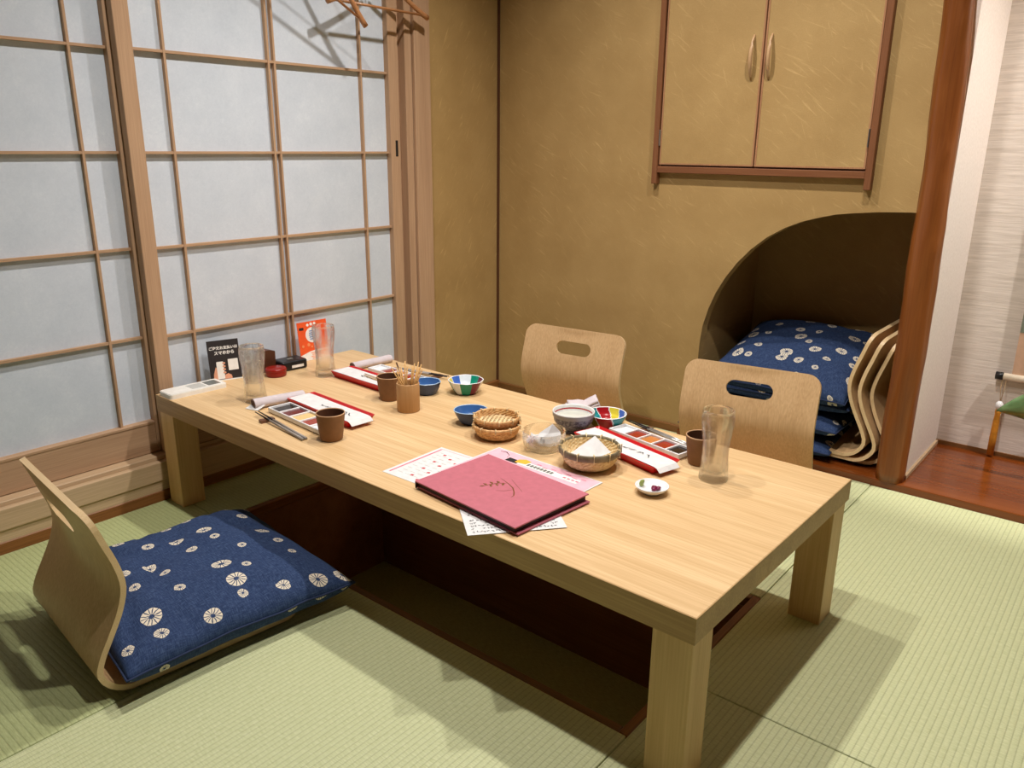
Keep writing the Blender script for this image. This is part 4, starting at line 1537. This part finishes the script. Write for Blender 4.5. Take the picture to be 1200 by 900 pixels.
ol = [(-0.026, 0), (0.026, 0), (0.026, 0.066)] + [(0.026 - 0.052 * i / 8, 0.066 + 0.006 * math.sin(PI * i / 8) + 0.003 * i / 8) for i in range(1, 8)] + [(-0.026, 0.069)]
o = prism('spice_box', ol, -0.018, 0.018, 'dark_box_wood', None, 'yz', (0.052, -1.250, TZ), (0, 0, R(4)))
tag(o, 'dark brown wooden box with curved top behind the red pot', 'box')
t = thing('lacquer_pot', 'flat round red lacquer pot beside the black call button', 'pot', (0.124, -1.262, TZ))
lathe('pot_body', [(0.0, 0.0), (0.031, 0.0), (0.0335, 0.003), (0.034, 0.016), (0.0335, 0.017)], 'red_lacquer_dark', t, 36)
lathe('pot_lid', [(0.0338, 0.017), (0.0345, 0.018), (0.0345, 0.024), (0.031, 0.0275), (0.015, 0.029), (0.0, 0.0292)], 'red_lacquer_dark', t, 36)

t = thing('call_button', 'black rounded call button box with a small white label', 'call button', (0.083, -1.178, TZ), R(-6))
box('button_case', -0.034, 0.034, -0.047, 0.047, 0.0, 0.033, 'black_plastic', t, 0.007, 3)
prism('button_label', rrect(0.044, 0.009, 0.001, 2, 0.010, 0.013), 0.0338, 0.0346, 'white_print', t, 'yz')
prism('top_mark', rrect(0.014, 0.022, 0.002, 2, 0.0, 0.0), 0.0328, 0.0336, 'lcd_grey', t, 'xy')

t = thing('orange_card', 'upright orange card with a white circle behind the far glass', 'card', (0.052, -1.048, TZ), R(90 - 4))
TL = R(-7)
oc = box('card', -0.059, 0.059, -0.0008, 0.0008, 0.0, 0.136, 'orange_card', t, 0, 1, (0, 0, 0), (TL, 0, 0))
prism('white_foot_print', [(-0.059, 0.0005), (0.059, 0.0005), (0.059, 0.036), (0.02, 0.036), (-0.02, 0.031), (-0.059, 0.020)], -0.0014, -0.0009, 'white_print', oc, 'xz')
prism('circle_print', [(0.0 - 0.003 + 0.027 * math.cos(2 * PI * i / 28), 0.088 + 0.027 * math.sin(2 * PI * i / 28)) for i in range(28)], -0.0014, -0.0009, 'white_print', oc, 'xz')
for k in range(5):
    prism('blue_line_print', rrect(0.024 - 0.003 * abs(k - 2), 0.0035, 0.001, 2, -0.005, 0.074 + 0.007 * k), -0.0019, -0.0013, 'blue_print', oc, 'xz')
prism('badge_print', rrect(0.018, 0.009, 0.002, 2, -0.044, 0.113), -0.0014, -0.0009, 'black_card', oc, 'xz')
for k, (xx, zz, s) in enumerate(((-0.045, 0.052, 0.010), (-0.022, 0.055, 0.012), (-0.010, 0.047, 0.008), (0.012, 0.052, 0.012), (0.036, 0.062, 0.013), (0.046, 0.048, 0.008), (-0.018, 0.124, 0.010), (-0.004, 0.126, 0.011), (0.010, 0.127, 0.010))):
    prism('dot_print', [(xx + s / 2 * math.cos(2 * PI * i / 10), zz + s / 2 * math.sin(2 * PI * i / 10)) for i in range(10)], -0.0014, -0.0009, 'orange_light' if k < 6 else 'white_print', oc, 'xz')
rnd = random.Random(2)
for k in range(4):
    prism('text_line_print', rrect(0.05 + 0.01 * (k % 2), 0.0026, 0.0008, 2, 0.012, 0.006 + 0.0065 * k), -0.0019, -0.0013, 'orange_light', oc, 'xz')

# --- menu and sheets at the near edge
t = thing('leaflet', 'white leaflet with pink line sticking out left of the menu', 'leaflet', (1.135, -1.470, TZ), R(1.0))
box('sheet', -0.145, 0.145, -0.100, 0.100, 0.0002, 0.0008, 'paper_white', t)
quads('border_print', [rect(-0.1335, 0, 0.005, 0.176), rect(-0.02, 0.0905, 0.24, 0.0012)], 0.0010, 'pink_print', t)
quads('dot_print', [rect(-0.10 + 0.028 * (k % 3) + 0.008 * (k // 3), 0.064 - 0.045 * (k // 3) - 0.012 * (k % 3), 0.008, 0.007, 0.3) for k in range(12)], 0.0010, 'red_print', t)
quads('text_print', [rect(-0.112 + 0.024 * i, 0.070 - 0.016 * j, 0.015, 0.0022) for i in range(3) for j in range(10)], 0.0009, 'grey_print', t)

t = thing('leaflet', 'pink leaflet with yellow picture sticking out behind the menu', 'leaflet', (1.254, -1.391, TZ), R(-2.5))
box('sheet', -0.160, 0.160, -0.105, 0.105, 0.0010, 0.0016, 'paper_white', t)
quads('pink_ground', [rect(0, 0.0, 0.312, 0.202)], 0.0018, 'paper_pink', t)
quads('black_bar_print', [rect(-0.075, 0.062, 0.036, 0.020)], 0.0020, 'ink', t)
prism('yellow_picture', [(-0.066, 0.058), (-0.036, 0.064), (-0.034, 0.084), (-0.054, 0.088), (-0.068, 0.076)], 0.0019, 0.0023, 'yellow_print', t)
quads('white_strip_print', [rect(0.03, 0.066, 0.18, 0.022)], 0.0020, 'white_print', t)
quads('text_print', [rect(-0.028 + 0.010 * i, 0.066, 0.0075, 0.012, 0.0) for i in range(8)], 0.0022, 'lcd_grey', t)
quads('fine_text_print', [rect(-0.01 + 0.022 * i, 0.084 - 0.006 * (i % 2), 0.014, 0.003) for i in range(7)] + [rect(0.08 + 0.012 * i, 0.066, 0.008, 0.006) for i in range(4)], 0.0022, 'pink_print', t)
tube('brush_mark', [(-0.138, 0.088, 0.002), (-0.122, 0.092, 0.002), (-0.104, 0.082, 0.002), (-0.098, 0.066, 0.002)], [0.0012, 0.0016, 0.0006, 0.0004], 'ink', t, 6, flat=0.2)

t = thing('handwritten_sheet', 'white handwritten sheet under the menu, overhanging the table edge', 'paper', (1.324, -1.5215, TZ), R(50.7))
box('sheet', -0.100, 0.100, -0.0, 0.257, 0.0, 0.0005, 'paper_white', t, 0, 1, (0, -0.128, 0.0018))
rnd = random.Random(9)
pen = []
for line in range(7):
    yy = -0.116 + 0.0125 * line
    xx = -0.086
    while xx < 0.084:
        if rnd.random() < 0.78:
            for s in range(3):
                pen.append(rect(xx + rnd.uniform(-0.002, 0.002), yy + rnd.uniform(-0.0026, 0.0026), rnd.uniform(0.0026, 0.0060), 0.0012, rnd.uniform(-0.3, 2.0)))
            xx += 0.0075
        else:
            xx += 0.016
quads('handwriting', pen, 0.0026, 'ink', t)

t = thing('menu_book', 'dark pink hardcover menu with gold sprig emblem on its cover', 'menu', (1.2865, -1.4955, TZ + 0.0026), R(-5.8))
MW, MD = 0.312, 0.222
box('back_cover', -MW / 2 + 0.002, MW / 2 + 0.004, -MD / 2 + 0.004, MD / 2, 0.0, 0.003, 'menu_cover', t, 0.0006)
box('page_block', -MW / 2 + 0.004, MW / 2 - 0.006, -MD / 2 + 0.006, MD / 2 - 0.004, 0.003, 0.0145, 'menu_inside', t)
box('front_cover', -MW / 2, MW / 2, -MD / 2, MD / 2, 0.0150, 0.0182, 'menu_cover', t, 0.0006, 1, (0, 0, 0.0), (R(0.6), 0, 0))
box('spine', -MW / 2, -MW / 2 + 0.003, -MD / 2, MD / 2, 0.0, 0.0150, 'menu_inside', t)
# emblem: a small sprig with leaves and a curved stalk
zc = 0.0184


def sprig(pts, rs):
    tube('gold_sprig', [(a, b, zc + b * 0.0105) for a, b in pts], rs, 'gold_foil', t, 6, flat=0.25)


sprig([(-0.033, 0.033), (0.000, 0.0245), (0.022, 0.016), (0.039, 0.003), (0.051, -0.010), (0.053, -0.020)], [0.0004, 0.0009, 0.0013, 0.0014, 0.0012, 0.0004])
sprig([(-0.030, -0.024), (-0.026, -0.008), (-0.018, 0.010), (-0.004, 0.024)], [0.0006, 0.0012, 0.0012, 0.0006])
for (a, b, c, d) in ((-0.029, -0.020, -0.034, -0.030), (-0.028, -0.014, -0.040, -0.014), (-0.026, -0.006, -0.014, -0.014), (-0.024, 0.000, -0.036, 0.002), (-0.020, 0.006, -0.008, -0.001), (-0.016, 0.012, -0.028, 0.016), (-0.010, 0.018, -0.002, 0.008)):
    sprig([(a, b), ((a + c) / 2, (b + d) / 2 + 0.001), (c, d)], [0.0008, 0.0033, 0.0005])
sprig([(0.030, 0.010), (0.020, -0.008), (0.006, -0.020)], [0.0003, 0.0006, 0.0003])
sprig([(-0.012, 0.046), (0.020, 0.030), (0.050, 0.016)], [0.0003, 0.0005, 0.0003])

# ------------------------------------------------------------------ alcove things
sc = thing('hanging_scroll', 'hanging scroll with tan mount and cream roller in the alcove', 'scroll', (2.19, YB - 0.022, 0.31))
box('mount', -0.225, 0.225, 0.0, 0.0015, 0.012, 1.5, 'scroll_tan', sc)
box('painting', -0.258 + 0.033, 0.225, -0.0012, 0.0, 0.172, 1.2, 'scroll_art', sc)
tube('roller', [(-0.248, 0, 0.012), (0.248, 0, 0.012)], 0.0125, 'roller_cream', sc, 16)
for s in (-1, 1):
    tube('roller_knob', [(s * 0.248, 0, 0.012), (s * 0.252, 0, 0.012), (s * 0.272, 0, 0.012)], [0.012, 0.0142, 0.0142], 'black_plastic', sc, 16)
for s in (-1, 1):
    xw = 2.19 + s * 0.243
    fw = thing('scroll_weight', 'white scroll weight with orange tassel hanging from the ' + ('left' if s < 0 else 'right') + ' roller end', 'scroll weight', (xw, YB - 0.03, 0.045), 0, 'scroll weights')
    for q in (-1, 1):
        tube('cord', [(0, 0, 0.185), (q * 0.006, 0.0, 0.235), (q * 0.006, 0.004, 0.272)], 0.0012, 'cord_tan', fw, 6)
    lathe('weight_ball', [(0.0, 0.158), (0.008, 0.160), (0.0125, 0.170), (0.0115, 0.181), (0.005, 0.188), (0.0, 0.189)], 'porcelain', fw, 20)
    lathe('tassel', [(0.0, -0.012), (0.011, -0.012), (0.0115, 0.05), (0.0105, 0.11), (0.0085, 0.140), (0.010, 0.148), (0.009, 0.157), (0.0, 0.158)], 'tassel_orange', fw, 24,
          lambda a, r, z, i: r * (1 + 0.05 * math.sin(a * 12)))

# leafy plant in a vase standing just right of the picture, one leaf reaching in
pl = thing('alcove_plant', 'green broad leaf reaching in before the scroll', 'plant', (2.30, 0.26, 0.025))
lathe('vase', [(0.0, 0.0), (0.045, 0.0), (0.06, 0.03), (0.062, 0.08), (0.045, 0.13), (0.03, 0.16), (0.034, 0.175), (0.030, 0.175), (0.026, 0.16), (0.04, 0.12), (0.0, 0.02)], 'vase_clay', pl, 28)


def leaf(base, tip, width, sag, roll=0.0):
    base, tip = Vector(base), Vector(tip)
    d = tip - base
    side = d.cross(Vector((0, 0, 1))).normalized()
    side = (Matrix.Rotation(roll, 3, d.normalized()) @ side)
    nrm = side.cross(d).normalized()
    v, f = [], []
    n, k = 14, 6
    for i in range(n + 1):
        s = i / n
        wv = width * (math.sin(PI * min(1, s ** 0.75 * 1.0)) ** 0.8) + 0.001
        p = base + d * s + Vector((0, 0, sag * math.sin(PI * s)))
        for j in range(k + 1):
            q = -1 + 2 * j / k
            v.append(p + side * q * wv + nrm * (0.012 * abs(q) + 0.004 * math.sin(s * 14 + q * 2)))
    for i in range(n):
        for j in range(k):
            a = i * (k + 1) + j
            f.append((a, a + 1, a + k + 2, a + k + 1))
    o = mesh('leaf', v, f, 'leaf_green', pl, None, None, True)
    md = o.modifiers.new('thickness', 'SOLIDIFY')
    md.thickness = 0.0012


def stem(p0, p1):
    a, b = Vector(p0), Vector(p1)
    tube('stem', [a, (a + b) / 2 + Vector((0, 0, 0.02)), b], [0.004, 0.0035, 0.003], 'leaf_green', pl, 8)


stem((0, 0, 0.10), (-0.10, 0.0, 0.270))
leaf((-0.085, -0.01, 0.275), (-0.338, 0.0, 0.218), 0.062, 0.012, R(72))
stem((0, 0, 0.10), (0.06, -0.02, 0.34))
leaf((0.06, -0.02, 0.34), (0.22, -0.05, 0.38), 0.05, 0.03)
stem((0, 0, 0.10), (0.0, 0.03, 0.38))
leaf((0.0, 0.03, 0.38), (0.03, 0.10, 0.56), 0.045, 0.0)
